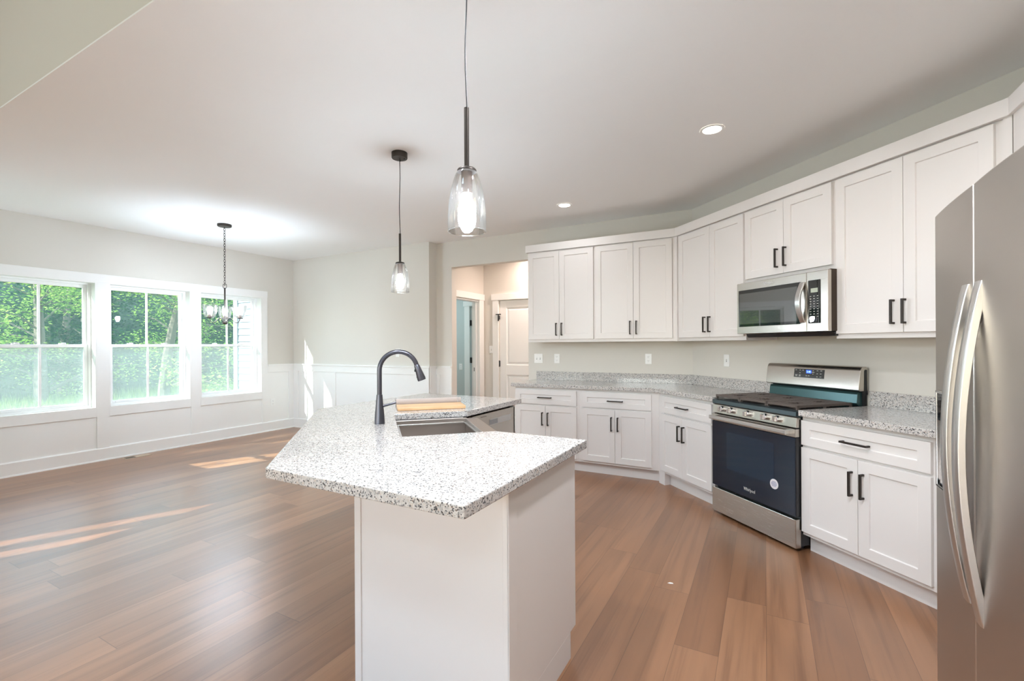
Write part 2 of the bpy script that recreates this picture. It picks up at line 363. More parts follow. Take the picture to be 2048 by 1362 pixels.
WIN = [(1.570, 2.472), (2.592, 3.492), (3.616, 4.516)]
struct('wall_west', holes_wall(YC - .1, YN + .2, -.1, H, [(a, b, WZ0, WZ1) for a, b in WIN], 6.9, 7.045), M['paint'], WE)
struct('wall_north', MB().prism([(XW, YN), (-4.05, YN), (-4.05, YK + .11), (-4.25, YK + .11), (-4.25, YN + .2), (XW, YN + .2)], 0, H), M['paint'])
DOL, DOR, DOZ = -3.785, -2.61, 2.415
struct('wall_kitchen', holes_wall(-4.0499, -.67 + .05, 0, H, [(DOL, DOR, 0, DOZ)], YK, YK + .11), M['paint'])
struct('wall_corner', MB().box((-.67 - YK) / R2, (XE - 3.21) / R2, TW, TW + .11, 0, H), M['paint'], NE)
struct('wall_east', MB().box(XE, XE + .12, YC, 3.3, 0, H), M['paint'])
struct('wall_header', MB().box(XF, XFE, YC, YC + .12, H + .008, HF).box(XE + .12, XFE, YC, YC + .12, 0, H), M['paint'])
# dining bump-out and the family room behind the camera
struct('wall_south_dining', holes_wall(-6.9, XF - .12, 0, H, [(-6.73, -6.17, 1.17, 2.1)], YC - .1, YC), M['paint'])
struct('wall_west_family', holes_wall(YS, YC, 0, HF, [(-4.2, -1.8, .3, 1.7), (-1.24, -.65, .62, 1.70), (-.63, -.04, .62, 1.70)], -XF, -XF + .12), M['paint'], WE)
struct('wall_south_family', holes_wall(XF, XFE, 0, HF, [(-4.4, -2.4, .7, 2.35), (-2.0, 0, .7, 2.35), (.4, 2.4, .7, 2.35)], YS - .12, YS), M['paint'])
struct('wall_east_family', holes_wall(-YC, -YS, 0, HF, [], XFE, XFE + .12), M['paint'], EA)
# hall behind the doorway and the room beyond
struct('wall_hall_west', holes_wall(YK + .11, 6.30, 0, H, [(5.36, 6.16, 0, 2.035)], 3.93, 4.05), M['paint'], WE)
struct('wall_hall_north', holes_wall(-4.05, -2.0, 0, H, [(-3.645, -2.83, 0, 2.035)], 6.30, 6.42), M['paint'])
struct('wall_hall_east', MB().box(-2.12, -2.0, YK + .11, 6.30, 0, H), M['paint'])
struct('wall_far_room', holes_wall(-8.5, -4.05, 0, H, [(-4.66, -4.10, 0, 2.03)], 7.0, 7.1).box(-4.05, -3.93, 6.42, 8.4, 0, H), M['bluewall'])
struct('wall_far_room_west', holes_wall(5.25, 8.4, 0, H, [], 8.42, 8.5), M['bluewall'], WE)
struct('wall_wing', MB().box(-8.55, -7.05, 5.12, 5.25, -.5, 3.2).box(-7.05, -6.95, YN + .2, 5.36, 0, H), M['siding'])
lap = MB()
for k in range(30):
    z = -.45 + k * .1175
    lap.xprism([(5.12, z + .1175), (5.12, z), (5.098, z), (5.112, z + .1175)], -8.5, -7.1)
struct('wall_wing_siding', lap, M['siding'])
struct('trim_wing_corner', MB().box(-8.59, -8.48, 5.08, 5.20, -.5, 3.2), M['post'])
# ------------------------------------------------------------------ trim and wainscot
tr = MB()          # west wall, x = north, y = -east
T = .018
tr.box(YC, 4.61, 6.9 - T - .004, 6.9, WZ1, 2.203)                                  # window head casing
edges = [YC] + [v for p in WIN for v in p] + [4.608]
for a, b in zip(edges[0::2], edges[1::2]): tr.box(a, b, 6.9 - T, 6.9, .15, WZ1)        # mullion casings down to the base
for a, b in WIN: tr.box(a, b, 6.9 - T, 6.9, .52, WZ0)                               # aprons
tr.box(4.608, 4.975, 6.9 - T, 6.9, .93, 1.03).box(4.905 + .07, YN, 6.9 - T, 6.9, .15, 1.03)
tr.box(4.608, YN, 6.9 - .032, 6.9, 1.03, 1.052)
tr.box(YC, 4.6, 6.9 - .004, 6.9, .15, .52).box(4.6, YN, 6.9 - .004, 6.9, .15, 1.03)   # white panel field
struct('trim_1', tr, M['trim'], WE, bevel=.0012)
tn = MB()
yf = YN - T
for a, b in ((XW, -6.77), (-5.99, -5.885), (-5.07, -4.965), (-4.16, -4.05)): tn.box(a, b, yf, YN, .15, .93)
tn.box(XW, -4.05, yf, YN, .93, 1.03).box(XW, -4.05 + .02, YN - .034, YN, 1.03, 1.052).box(XW, -4.05, YN - .004, YN, .15, 1.03)
struct('trim_2', tn, M['trim'], bevel=.0012)
tj = MB()
tj.box(-4.05, -4.05 + T, YN, YN + .05, .15, 1.03).box(-4.05, -4.05 + .004, YN, YK, .15, 1.03).box(-4.05, -4.05 + .034, YN - .02, YK, 1.03, 1.052)
tj.box(-4.05 + T, -3.99, YK - T, YK, .15, .93).box(-3.855, DOL, YK - T, YK, .15, .93).box(-4.05, DOL, YK - T, YK, .93, 1.03).box(-4.05, DOL, YK - .034, YK, 1.03, 1.052).box(-4.05, DOL, YK - .004, YK, .15, .93)
struct('trim_3', tj, M['trim'], bevel=.0012)
bb = MB().xprism([(6.9, 0), (6.9, .152), (6.884, .15), (6.876, .14), (6.876, .018), (6.866, .012), (6.864, 0)], YC, YN)
struct('baseboard_west', bb, M['trim'], WE)
struct('baseboard_north', MB().xprism([(YN, 0), (YN, .152), (YN - .016, .15), (YN - .022, .14), (YN - .022, .018), (YN - .034, .012), (YN - .034, 0)], XW, -4.03), M['trim'])
struct('baseboard_kitchen', MB().box(-4.04, DOL, YK - .022, YK, 0, .15), M['trim'])
struct('baseboard_hall', MB().box(-3.93, -3.76, 6.28, 6.30, 0, .14).box(-8.4, -4.78, 6.98, 7.0, 0, .14), M['trim'])
# hall door casings
dc = MB().box(-3.755, -3.652, 6.278, 6.30, 0, 2.04).box(-2.82, -2.72, 6.278, 6.30, 0, 2.04).box(-3.775, -2.70, 6.272, 6.30, 2.04, 2.135)
struct('trim_4', dc, M['trim'], bevel=.002)
d2 = MB().box(6.16, 6.272, 3.908, 3.93, 0, 2.045).box(5.34, 6.29, 3.902, 3.93, 2.045, 2.14)
d2.box(6.145, 6.16, 3.91, 4.05, 0, 2.035).box(5.36, 6.16, 3.93, 4.05, 2.02, 2.035).box(6.13, 6.145, 3.97, 4.0, 0, 2.02)
struct('trim_5', d2, M['trim'], WE, bevel=.002)
struct('trim_6', MB().box(-4.77, -4.66, 6.98, 7.0, 0, 2.04).box(-4.79, -4.06, 6.975, 7.0, 2.04, 2.13), M['trim'], bevel=.002)
# ------------------------------------------------------------------ windows
def window(name, a, b, z0, z1, y, rot, screen=True, depth=.10, out=.145):
    """double-hung window in a wall whose room face is at y; the room is on the -y side"""
    root = bpy.data.objects.new(name, None); COL.objects.link(root); root['kind'] = 'structure'
    org = ((a + b) / 2, y + depth, z0); c, s = math.cos(rot), math.sin(rot)
    root.location = (org[0] * c - org[1] * s, org[0] * s + org[1] * c, org[2]); root.rotation_euler = (0, 0, rot)
    P = lambda n, mb, m, bev=0, par=None: mb.build(n, m, par or root, org, bev)
    j = MB(); t = .012
    for x0, x1 in ((a, a + t), (b - t, b)): j.box(x0, x1, y - .018, y + out, z0, z1)
    j.box(a + t, b - t, y - .018, y + out, z1 - t, z1).box(a + t, b - t, y - .018, y + out, z0, z0 + t)
    P('jamb', j, M['trim'])
    f = MB(); a2, b2, c2, e2 = a + t, b - t, z0 + t, z1 - t; fw = .028; y0, y1 = y + depth - .01, y + depth + .05
    f.box(a2, a2 + fw, y0, y1, c2, e2).box(b2 - fw, b2, y0, y1, c2, e2).box(a2 + fw, b2 - fw, y0, y1, e2 - .02, e2).box(a2 + fw, b2 - fw, y0, y1, c2, c2 + .022)
    P('frame', f, M['vinyl'], .002)
    x0, x1 = a2 + fw, b2 - fw; zm = (z0 + z1) / 2 - .005; sw = .036
    def sash(nm, za, zb, ya, yb, top):
        m = MB().box(x0, x0 + sw, ya, yb, za, zb).box(x1 - sw, x1, ya, yb, za, zb).box(x0 + sw, x1 - sw, ya, yb, zb - .036, zb).box(x0 + sw, x1 - sw, ya, yb, za, za + .034)
        o = P(nm, m, M['vinyl'], .002)
        xm = (x0 + x1) / 2; ym = (ya + yb) / 2
        P('muntin', MB().box(xm - .011, xm + .011, ym - .006, ym + .006, za + .03, zb - .03), M['vinyl'], par=o)
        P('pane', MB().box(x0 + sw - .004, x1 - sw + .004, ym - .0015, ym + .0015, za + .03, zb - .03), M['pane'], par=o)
        if not top:
            for xq in (x0 + (x1 - x0) * .27, x0 + (x1 - x0) * .73): P('sash_lock', MB().box(xq - .032, xq + .032, ya + .004, yb, zb, zb + .012).box(xq - .01, xq + .025, ya - .004, ya + .012, zb + .004, zb + .018), M['vinyl'], .003, o)
            P('lift_rail', MB().box(x0 + .06, x1 - .06, ya - .008, ya, za + .012, za + .022), M['vinyl'], par=o)
    sash('upper_sash', zm - .02, e2 - .02, y + depth + .026, y + depth + .048, True)
    sash('lower_sash', c2 + .022, zm + .018, y + depth, y + depth + .024, False)
    if screen:
        sf = MB(); ys = y + depth + .052
        sf.box(x0 - .01, x0 + .008, ys, ys + .008, c2, zm).box(x1 - .008, x1 + .01, ys, ys + .008, c2, zm).box(x0, x1, ys, ys + .008, zm - .018, zm).box(x0, x1, ys, ys + .008, c2, c2 + .018)
        o = P('screen_frame', sf, M['vinyl']); P('screen', MB().box(x0, x1, ys + .003, ys + .004, c2 + .01, zm - .01), M['screen'], par=o)
    return root
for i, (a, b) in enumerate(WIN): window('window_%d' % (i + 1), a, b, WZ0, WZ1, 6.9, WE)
window('window_4', 6.17, 6.73, 1.17, 2.1, -YC, PI, False, -.0 + .02)
def big_pane(name, a, b, z0, z1, y, rot, bars=True, fw=.06):
    root = bpy.data.objects.new(name, None); COL.objects.link(root); root['kind'] = 'structure'; root.rotation_euler = (0, 0, rot)
    f = MB()
    for x in ((a, (a + b) / 2 - .03, b - fw) if bars else (a, b - fw)): f.box(x, x + fw, y - .002, y + .06, z0, z1)
    f.box(a, b, y - .002, y + .06, z0, z0 + fw).box(a, b, y - .002, y + .06, z1 - fw, z1)
    f.build('frame', M['vinyl'], root); MB().box(a, b, y + .02, y + .024, z0, z1).build('pane', M['pane_plain'], root)
for k, (a, b) in enumerate(((-2.4, -.4), (0, 2.0), (2.4, 4.4))): big_pane('window_%d' % (7 + k), a, b, .7, 2.35, -YS, PI)  # unseen south windows, added to bring in daylight from behind the camera
big_pane('window_5', -1.24, -.65, .62, 1.70, -XF, WE, False, .03); big_pane('window_6', -.63, -.04, .62, 1.70, -XF, WE, False, .03)
big_pane('window_10', -4.2, -1.8, .3, 1.7, -XF, WE)  # unseen west window, added for more daylight
# ------------------------------------------------------------------ hall door
root = bpy.data.objects.new('door_1', None); COL.objects.link(root); root['kind'] = 'structure'; root.location = (-3.24, 6.32, 0)
og = (-3.24, 6.32, 0)
dm = MB(); dx0, dx1, dz1, dy = -3.642, -2.833, 2.03, 6.315
px0, px1 = dx0 + .115, dx1 - .115
dm.box(dx0, px0, dy, dy + .035, .01, dz1).box(px1, dx1, dy, dy + .035, .01, dz1)
for za, zb in ((.01, .22), (.88, 1.03), (1.925, dz1)): dm.box(px0, px1, dy, dy + .035, za, zb)
for za, zb in ((.22, .88), (1.03, 1.925)):
    vs = [(px0, dy, za), (px1, dy, za), (px1, dy, zb), (px0, dy, zb)]; q = lambda d, yy: [(px0 + d, yy, za + d), (px1 - d, yy, za + d), (px1 - d, yy, zb - d), (px0 + d, yy, zb - d)]
    L = [vs, q(.014, dy + .012), q(.03, dy + .012), q(.045, dy + .004)]; V = [p for g in L for p in g]; F = []
    for k in range(3):
        for i in range(4): F.append((k * 4 + i, k * 4 + (i + 1) % 4, k * 4 + 4 + (i + 1) % 4, k * 4 + 4 + i))
    F.append((12, 13, 14, 15)); dm.add(V, F)
dm.build('door_slab', M['trim'], root, og, .001)
for z in (1.05, .25): MB().box(-3.652, -3.638, 6.296, 6.318, z - .045, z + .045).tube([(-3.646, 6.296, z - .05), (-3.646, 6.296, z + .05)], .007, 8).build('hinge', M['black'], root, og)
MB().box(-3.65, -3.636, 6.262, 6.276, 1.715, 1.81).box(-3.688, -3.6, 6.262, 6.276, 1.81, 1.825).box(-3.65, -3.64, 6.27, 6.316, 1.74, 1.80).build('door_stop_hinge', M['black'], root, og)
# open leaf of the room beyond
root = bpy.data.objects.new('door_2', None); COL.objects.link(root); root['kind'] = 'structure'; root.location = (-4.10, 7.02, 0)
MB().box(-4.65, -4.11, 7.03, 7.065, .01, 2.02).build('door_slab', M['trim'], root, (-4.10, 7.02, 0), .002)
for z in (1.74, 1.07, .3): MB().box(-4.672, -4.64, 7.0, 7.03, z - .05, z + .05).build('hinge', M['black'], root, (-4.10, 7.02, 0))
MB().box(-4.02, -3.99, 6.143, 6.1451, .93, .99).build('strike_plate', M['black'], root, (-4.10, 7.02, 0))

# ------------------------------------------------------------------ cabinets
PR = .032
def pull(mb, x, y, z, L, vert):
    q = .0055
    if vert:
        mb.box(x - q, x + q, y - PR, y - PR + .011, z - L / 2, z + L / 2)
        for s in (-1, 1): mb.box(x - q, x + q, y - PR + .011, y + .001, z + s * (L / 2 - q) - q, z + s * (L / 2 - q) + q)
    else:
        mb.box(x - L / 2, x + L / 2, y - PR, y - PR + .011, z - q, z + q)
        for s in (-1, 1): mb.box(x + s * (L / 2 - q) - q, x + s * (L / 2 - q) + q, y - PR + .011, y + .001, z - q, z + q)
    return mb
def doors(t, y, x0, xs, x1, z0, z1, hz, g=.0015, hx=None):
    for a, b, s in ((x0, xs - g, 1), (xs + g, x1, -1)):
        d = t.part('door', MB().shaker(a, b, z0, z1, y), M['cab'], .0012)
        h = (hx[0] if s == 1 else hx[1]) if hx else (b - .031 if s == 1 else a + .031)
        t.part('pull', pull(MB(), h, y, hz, .142, True), M['bronze'], .0008, parent=d, label='dark bronze bar pull')
def base_cab(label, rot, bx0, bx1, yf, yback, x0, xs, x1, hx=None, toe=None, px=None, group='white base cabinets along the wall'):
    t = Thing('base_cabinet', label, 'cabinet', rot, ((bx0 + bx1) / 2, yback - .02, 0), group)
    t.part('body', MB().box(bx0, bx1, yf + .02, yback - .004, .112, .876), M['cab'], .001)
    tx = toe or (bx0, bx1)
    t.part('toe_kick', MB().box(tx[0], tx[1], yf + .08, yf + .10, 0, .112).box(bx0 + .01, bx1 - .01, yf + .1, yback - .01, 0, .112), M['cab'])
    d = t.part('drawer', MB().shaker(x0, x1, .692, .849, yf, sz=.053), M['cab'], .0012)
    p = px or (x0 + x1) / 2
    t.part('pull', pull(MB(), p, yf, .767, .158, False), M['bronze'], .0008, parent=d, label='dark bronze bar pull')
    doors(t, yf, x0, xs, x1, .137, .676, .535, hx=hx); return t
base_cab('white shaker base cabinet at the open left end of the back counter', 0, -2.478, -1.712, 4.615, YK, -2.465, -2.098, -1.742)
base_cab('white shaker base cabinet in the back run, next to the angled corner', 0, -1.712, -.905, 4.615, YK, -1.682, -1.332, -.971)
base_cab('narrow-looking white base cabinet just left of the gas range', NE, -3.915, -3.152, 2.623, TW, -3.866, -3.546, -3.168, px=-3.535)
base_cab('white shaker base cabinet between the gas range and the refrigerator', NE, -2.343, -1.58, 2.623, TW, -2.338, -1.974, -1.612, px=-1.983)
# blind corner fillers belong to the wall run
struct('trim_7', MB().prism([(-.905, 4.637), (-.896, 4.637), (-.896, 4.628), (-.84, 4.573), (-.80, 4.62), (-.9, 4.72)], .0, .876), M['cab'])
struct('trim_8', MB().box(-1.58, -.9, 2.643, 2.66, .112, .876).box(-1.6, -.9, 2.703, 2.72, 0, .112), M['cab'], NE)
def wall_cab(label, rot, bx0, bx1, yf, yback, x0, xs, x1, zb=1.37, dz0=1.402, dz1=2.403, hz=1.515, group='white wall cabinets', hx=None):
    t = Thing('wall_cabinet', label, 'cabinet', rot, ((bx0 + bx1) / 2, yback - .01, zb), group)
    t.part('body', MB().box(bx0, bx1, yf + .02, yback - .002, zb, 2.43), M['cab'], .001)
    doors(t, yf, x0, xs, x1, dz0, dz1, hz, hx=hx); return t
wall_cab('white two-door wall cabinet nearest the hall doorway', 0, -2.436, -1.624, 4.87, YK, -2.426, -2.037, -1.637)
wall_cab('white two-door wall cabinet second from the hall doorway, beside the corner', 0, -1.624, -.79, 4.87, YK, -1.612, -1.203, -.814)
wall_cab('white two-door wall cabinet left of the microwave', NE, -3.99, -3.098, 2.892, TW, -3.948, -3.507, -3.108, hx=(-3.565, -3.499), hz=1.517)
wall_cab('short white wall cabinet directly above the microwave', NE, -3.098, -2.325, 2.892, TW, -3.088, -2.718, -2.342, zb=1.828, dz0=1.86, hz=1.978, hx=(-2.77, -2.696))
wall_cab('tall-looking white wall cabinet between microwave and refrigerator', NE, -2.325, -1.47, 2.892, TW, -2.313, -1.909, -1.504, hx=(-1.96, -1.899), hz=1.521)
t = Thing('wall_cabinet', 'deep white cabinet over the top of the refrigerator', 'cabinet', EA, (-2.0, XE, 1.82))
t.part('body', MB().box(-3.05, -1.05, 1.05, XE - .002, 1.83, 2.43), M['cab'], .001)
for a, b in ((-2.05, -1.58), (-1.575, -1.08)): t.part('door', MB().shaker(a, b, 1.86, 2.403, 1.03), M['cab'], .0012)
t.part('filler', MB().box(-3.05, -2.06, 1.032, 1.05, 1.83, 2.43), M['cab'])
struct('trim_11', MB().prism([(-.80, 4.872), (4.09 - 4.872, 4.872), (-.765, 4.858), (-.74, 4.90), (-.80, 4.93)], 1.37, 2.43), M['cab'])
struct('trim_9', MB().box(-1.47, -1.435, 2.895, 2.93, 1.37, 2.43), M['cab'], NE)
def strip(path, off, z0, z1):
    """a board of width off following a polyline, to its left"""
    P = [Vector((a, b)) for a, b in path]; Q = []
    for i, p in enumerate(P):
        ds = []
        if i: ds.append((P[i] - P[i - 1]).normalized())
        if i < len(P) - 1: ds.append((P[i + 1] - P[i]).normalized())
        ns = [Vector((-d.y, d.x)) for d in ds]; n = sum(ns, Vector((0, 0))).normalized(); Q.append(p + n * off / n.dot(ns[0]))
    m = MB()
    for i in range(len(P) - 1): m.prism([tuple(P[i]), tuple(P[i + 1]), tuple(Q[i + 1]), tuple(Q[i])], z0, z1)
    return m
sum_c = 4.09 - .022; xe = 1.03 - .015
path = [(-2.452, YK - .002), (-2.452, 4.854), (sum_c - 4.854, 4.854), (xe, sum_c - xe), (xe, 1.05)]
struct('trim_10', strip(path, .03, 2.413, 2.497), M['cab'], bevel=.0015)
# ------------------------------------------------------------------ countertops
def ne(s, t): return ((s + t) / R2, (t - s) / R2)
t = Thing('countertop', 'granite countertop wrapping the back corner, left of the range', 'countertop', 0, (-1.5, 4.9, .877), 'granite wall countertops')
cf = (3.67 - 4.59, 4.59)
t.part('slab', MB().prism([(-2.512, 4.59), cf, ne(-3.125, 3.67 / R2), ne(-3.125, TW - .002), (-.672, YK - .002), (-2.512, YK - .002)], .8772, .915), M['granite'], .003)
t.part('backsplash', MB().box(-2.49, -.68, YK - .022, YK - .002, .9152, 1.015).prism([(-.68, YK - .022), (-.672, YK - .002), ne(-3.125, TW - .002), ne(-3.125, TW - .022)], .9152, 1.015), M['granite'], .0015)
t = Thing('countertop', 'short granite countertop between range and refrigerator', 'countertop', NE, (-1.8, TW - .02, .877), 'granite wall countertops')
t.part('slab', MB().prism([(-2.333, 3.67 / R2), (-.78, 3.67 / R2), (-1.36, TW - .002), (-2.333, TW - .002)], .8772, .915), M['granite'], .003)
t.part('backsplash', MB().box(-2.333, -1.38, TW - .022, TW - .002, .9152, 1.015), M['granite'], .0015)

# ------------------------------------------------------------------ gas range
RS0, RS1, RT = -3.112, -2.345, 3.655 / R2
rc = (RS0 + RS1) / 2
t = Thing('gas_range', 'stainless steel gas range with five knobs, black oven glass and cast-iron grates', 'range', NE, (rc, TW - .02, 0))
t.part('body', MB().box(RS0 + .004, RS1 - .004, RT + .045, TW - .03, .03, .895), M['enamel'], .002, label='black enamel side walls')
for a in (RS0 + .05, RS1 - .05):
    for b in (RT + .1, TW - .1): t.part('foot', MB().lathe([(.018, 0), (.018, .032)], (a, b), 12), M['black'])
d = t.part('storage_drawer', MB().box(RS0, RS1, RT, RT + .044, .022, .208), M['steel'], .003)
od = t.part('oven_door', MB().box(RS0 + .001, RS1 - .001, RT + .006, RT + .044, .226, .735), M['enamel'], .003, label='black oven door')
t.part('glass', MB().box(RS0 + .003, RS1 - .003, RT, RT + .0055, .228, .733), M['ovenglass'], .001, parent=od)
t.part('inner_window', MB().box(rc - .225, rc + .215, RT - .0006, RT - .0001, .385, .665), M['innerglass'], parent=od)
t.part('door_top_trim', MB().box(RS0, RS1, RT - .001, RT + .044, .737, .789), M['steel'], .002, parent=od)
hb = MB().xprism([(RT - .045, .752), (RT - .049, .758), (RT - .049, .776), (RT - .045, .782), (RT - .036, .782), (RT - .034, .776), (RT - .034, .758), (RT - .036, .752)], RS0 + .022, RS1 - .035)
for a in (RS0 + .022, RS1 - .063): hb.box(a, a + .028, RT - .036, RT, .755, .779)
t.part('handle', hb, M['bar'], .001, parent=od, label='satin steel door handle')
text('logo', 'Whirlpool', .034, M['print'], od, t.org, rc + .0, RT - .0008, .285, squash=.75)
st = t.part('sticker', MB().disc_y(rc + .217, RT - .0012, RT - .0002, .392, .034, 28), M['sticker'], parent=od, label='round white sticker')
for k, wd in enumerate((.03, .045, .045, .03)): MB().box(rc + .217 - wd / 2, rc + .217 + wd / 2, RT - .0022, RT - .0012, .405 - k * .009, .408 - k * .009).build('sticker_line', M['stickerink'], od, t.org)
t.part('control_panel', MB().xprism([(RT + .006, .797), (RT + .012, .862), (RT + .045, .862), (RT + .045, .797)], RS0, RS1), M['steel'], .003)
for a in (-3.004, -2.907, -2.747, -2.589, -2.488):
    k = t.part('knob', MB().disc_y(a, RT - .016, RT + .012, .836, .0215, 24), M['chrome'], .002, True)
    t.part('grip', MB().box(a - .0105, a + .0105, RT - .032, RT - .012, .8175, .8545), M['chrome'], .003, parent=k)
t.part('front_lip', MB().xprism([(RT + .012, .864), (RT + .005, .872), (RT + .008, .898), (RT + .03, .906), (RT + .06, .906), (RT + .06, .864)], RS0, RS1), M['slate'], .001, label='slate blue front lip')
t.part('cooktop', MB().box(RS0, RS1, RT + .058, TW - .10, .896, .908), M['enamel'], .002)
gy0, gy1 = RT + .03, TW - .145; gz = .931
for gi in range(3):
    gw = (RS1 - RS0 - .02) / 3; a = RS0 + .01 + gi * gw + .001; b = a + gw - .002; g = MB()
    g.box(a, b, gy0, gy0 + .016, gz - .008, gz + .007).box(a, b, gy1 - .016, gy1, gz - .008, gz + .007).box(a, a + .013, gy0, gy1, gz - .008, gz + .007).box(b - .013, b, gy0, gy1, gz - .008, gz + .007)
    n = 15
    for k in range(1, n):
        y = gy0 + (gy1 - gy0) * k / n; m0 = (a + b) / 2
        if k in (3, 4, 5, 10, 11, 12): g.box(a, m0 - .028, y - .0085, y + .0085, gz - .004, gz + .006).box(m0 + .028, b, y - .0085, y + .0085, gz - .004, gz + .006)
        else: g.box(a, b, y - .0085, y + .0085, gz - .004, gz + .006)
    for x in (a + .006, b - .006):
        for y in (gy0 + .008, gy1 - .008, (gy0 + gy1) / 2): g.box(x - .006, x + .006, y - .008, y + .008, .908, gz)
    t.part('grate', g, M['iron'], .0012)
    if gi != 1:
        for y in (gy0 + .14, gy1 - .13): t.part('burner', MB().lathe([(.05, .908), (.05, .913), (.036, .914), (.036, .921), (.03, .923)], ((a + b) / 2, y), 24), M['iron'], 0, True)
    else: t.part('burner', MB().lathe([(.06, .908), (.06, .913), (.04, .914), (.04, .921), (.03, .923)], ((a + b) / 2, (gy0 + gy1) / 2), 24), M['iron'], 0, True)
# backguard
by = 4.42 / R2
t.part('riser', MB().xprism([(by + .03, .91), (by + .012, .93), (by + .02, .99), (by + .03, 1.006), (by + .07, 1.006), (by + .07, .91)], RS0 + .018, RS1 - .02), M['film'], .002, label='riser still under teal protective film')
prof = [(by + .012, 1.015), (by - .002, 1.022), (by + .016, 1.15), (by + .026, 1.172), (by + .042, 1.18), (by + .07, 1.18), (by + .083, 1.168), (by + .086, 1.015)]
bgd = t.part('backguard', MB().xprism(prof, RS0 - .002, RS1 + .004), M['steel'], .002, True, label='slanted stainless backguard')
t.part('backguard_end', MB().xprism([(by + .046, .99), (by + .05, 1.15), (by + .056, 1.16), (by + .074, 1.158), (by + .078, .99)], RS1 + .0035, RS1 + .0055), M['darkgap'])
t.part('backguard_support', MB().box(RS0 + .01, RS1 - .006, by + .06, by + .085, .90, 1.05), M['darkgap'])
def slant(zz, d=0): return by - .002 + (zz - 1.022) / .128 * .018 - d
cp = MB().add([(-2.852, slant(1.081, .0012), 1.081), (-2.6, slant(1.081, .0012), 1.081), (-2.6, slant(1.146, .0012), 1.146), (-2.852, slant(1.146, .0012), 1.146),
               (-2.852, slant(1.081, -.002), 1.081), (-2.6, slant(1.081, -.002), 1.081), (-2.6, slant(1.146, -.002), 1.146), (-2.852, slant(1.146, -.002), 1.146)],
              [(0, 1, 2, 3), (4, 7, 6, 5), (0, 4, 5, 1), (1, 5, 6, 2), (2, 6, 7, 3), (3, 7, 4, 0)])
t.part('control_display', cp, M['blackglass'], parent=bgd, label='black control display')
zz = 1.126; t.part('clock', MB().box(-2.748, -2.702, slant(zz, .003), slant(zz, .001), 1.113, 1.14), M['displayblue'], parent=bgd, label='lit blue clock window')
text('clock_digits', '5:40', .019, M['screenlit'], bgd, t.org, -2.725, slant(zz, .0034), zz, .0002)
text('digits', '00  00', .013, M['print'], bgd, t.org, -2.733, slant(1.096, .0018), 1.096, .0002)
for a, z, wd in ((-2.835, 1.136, .012), (-2.80, 1.136, .012), (-2.775, 1.136, .014), (-2.80, 1.115, .01), (-2.83, 1.099, .02), (-2.80, 1.099, .014), (-2.83, 1.091, .016), (-2.80, 1.091, .014), (-2.69, 1.136, .01), (-2.69, 1.124, .022), (-2.69, 1.111, .006), (-2.655, 1.137, .013), (-2.625, 1.137, .013), (-2.655, 1.115, .011), (-2.627, 1.115, .011), (-2.655, 1.093, .009), (-2.627, 1.093, .013)):
    t.part('button_print', MB().box(a - wd / 2, a + wd / 2, slant(z, .0022), slant(z, .0008), z - .002, z + .002), M['print'], parent=bgd)

# ------------------------------------------------------------------ microwave
MS0, MS1, MT = -3.09, -2.303, 3.98 / R2; MZ0, MZ1 = 1.419, 1.82; MD = -2.46
t = Thing('microwave', 'stainless over-the-range microwave with a bowed vertical handle', 'microwave', NE, ((MS0 + MS1) / 2, TW - .01, MZ0))
t.part('body', MB().box(MS0 + .006, MS1 - .002, MT + .03, TW - .004, MZ0 + .002, MZ1 + .006), mat('microwave_side', srgb(62, 50, 40), .3, .5), .003, label='dark brown-black side wall')
t.part('vent', MB().xprism([(MT + .06, MZ0 - .002), (MT + .075, MZ0 - .03), (TW - .05, MZ0 - .022), (TW - .05, MZ0 - .002)], MS0 + .03, MS1 - .01), M['enamel'], .002)
dr = t.part('door', MB().box(MS0, MD - .001, MT, MT + .03, MZ0, MZ1), M['steel'], .003)
t.part('window', MB().box(-3.071, -2.505, MT - .003, MT + .001, 1.474, 1.763), M['blackglass'], .002, parent=dr)
t.part('inner_window', MB().box(-3.06, -2.53, MT - .0036, MT - .003, 1.495, 1.735), mat('oven_mesh', (.05, .05, .046, 1), .005, spec=1.0, coat=1.0), parent=dr)
path = []
for k in range(17):
    u = k / 16; path.append((-2.488 + 0 * u, MT - .008 - .045 * math.sin(PI * u), 1.482 + (1.758 - 1.482) * u))
hd = MB()
V = []; F = []
for (x, y, z) in path: V += [(x - .019, y, z), (x + .019, y, z), (x + .019, y + .012, z), (x - .019, y + .012, z)]
for k in range(16):
    for i in range(4): F.append((k * 4 + i, k * 4 + (i + 1) % 4, k * 4 + 4 + (i + 1) % 4, k * 4 + 4 + i))
F += [(3, 2, 1, 0), (64, 65, 66, 67)]; hd.add(V, F)
t.part('handle', hd, M['bar'], .003, True, parent=dr, label='satin bowed handle')
cpn = t.part('control_panel', MB().box(MD + .001, MS1, MT, MT + .03, MZ0, MZ1), M['steel'], .003)
t.part('keypad', MB().box(-2.446, -2.356, MT - .003, MT + .001, 1.474, 1.763), M['blackglass'], .002, parent=cpn)
t.part('display', MB().box(-2.425, -2.374, MT - .004, MT - .003, 1.68, 1.708), M['lcd'], parent=cpn, label='pale green display')
kp = MB()
for r in range(9):
    for c in range(3):
        x = -2.427 + c * .026; z = 1.655 - r * .017; kp.box(x - .005, x + .005, MT - .0038, MT - .003, z - .0016, z + .0016)
t.part('key_print', kp, M['print'], parent=cpn)
text('logo', 'Whirlpool', .03, M['bar'], dr, t.org, -2.775, MT - .0006, 1.792, squash=.75)

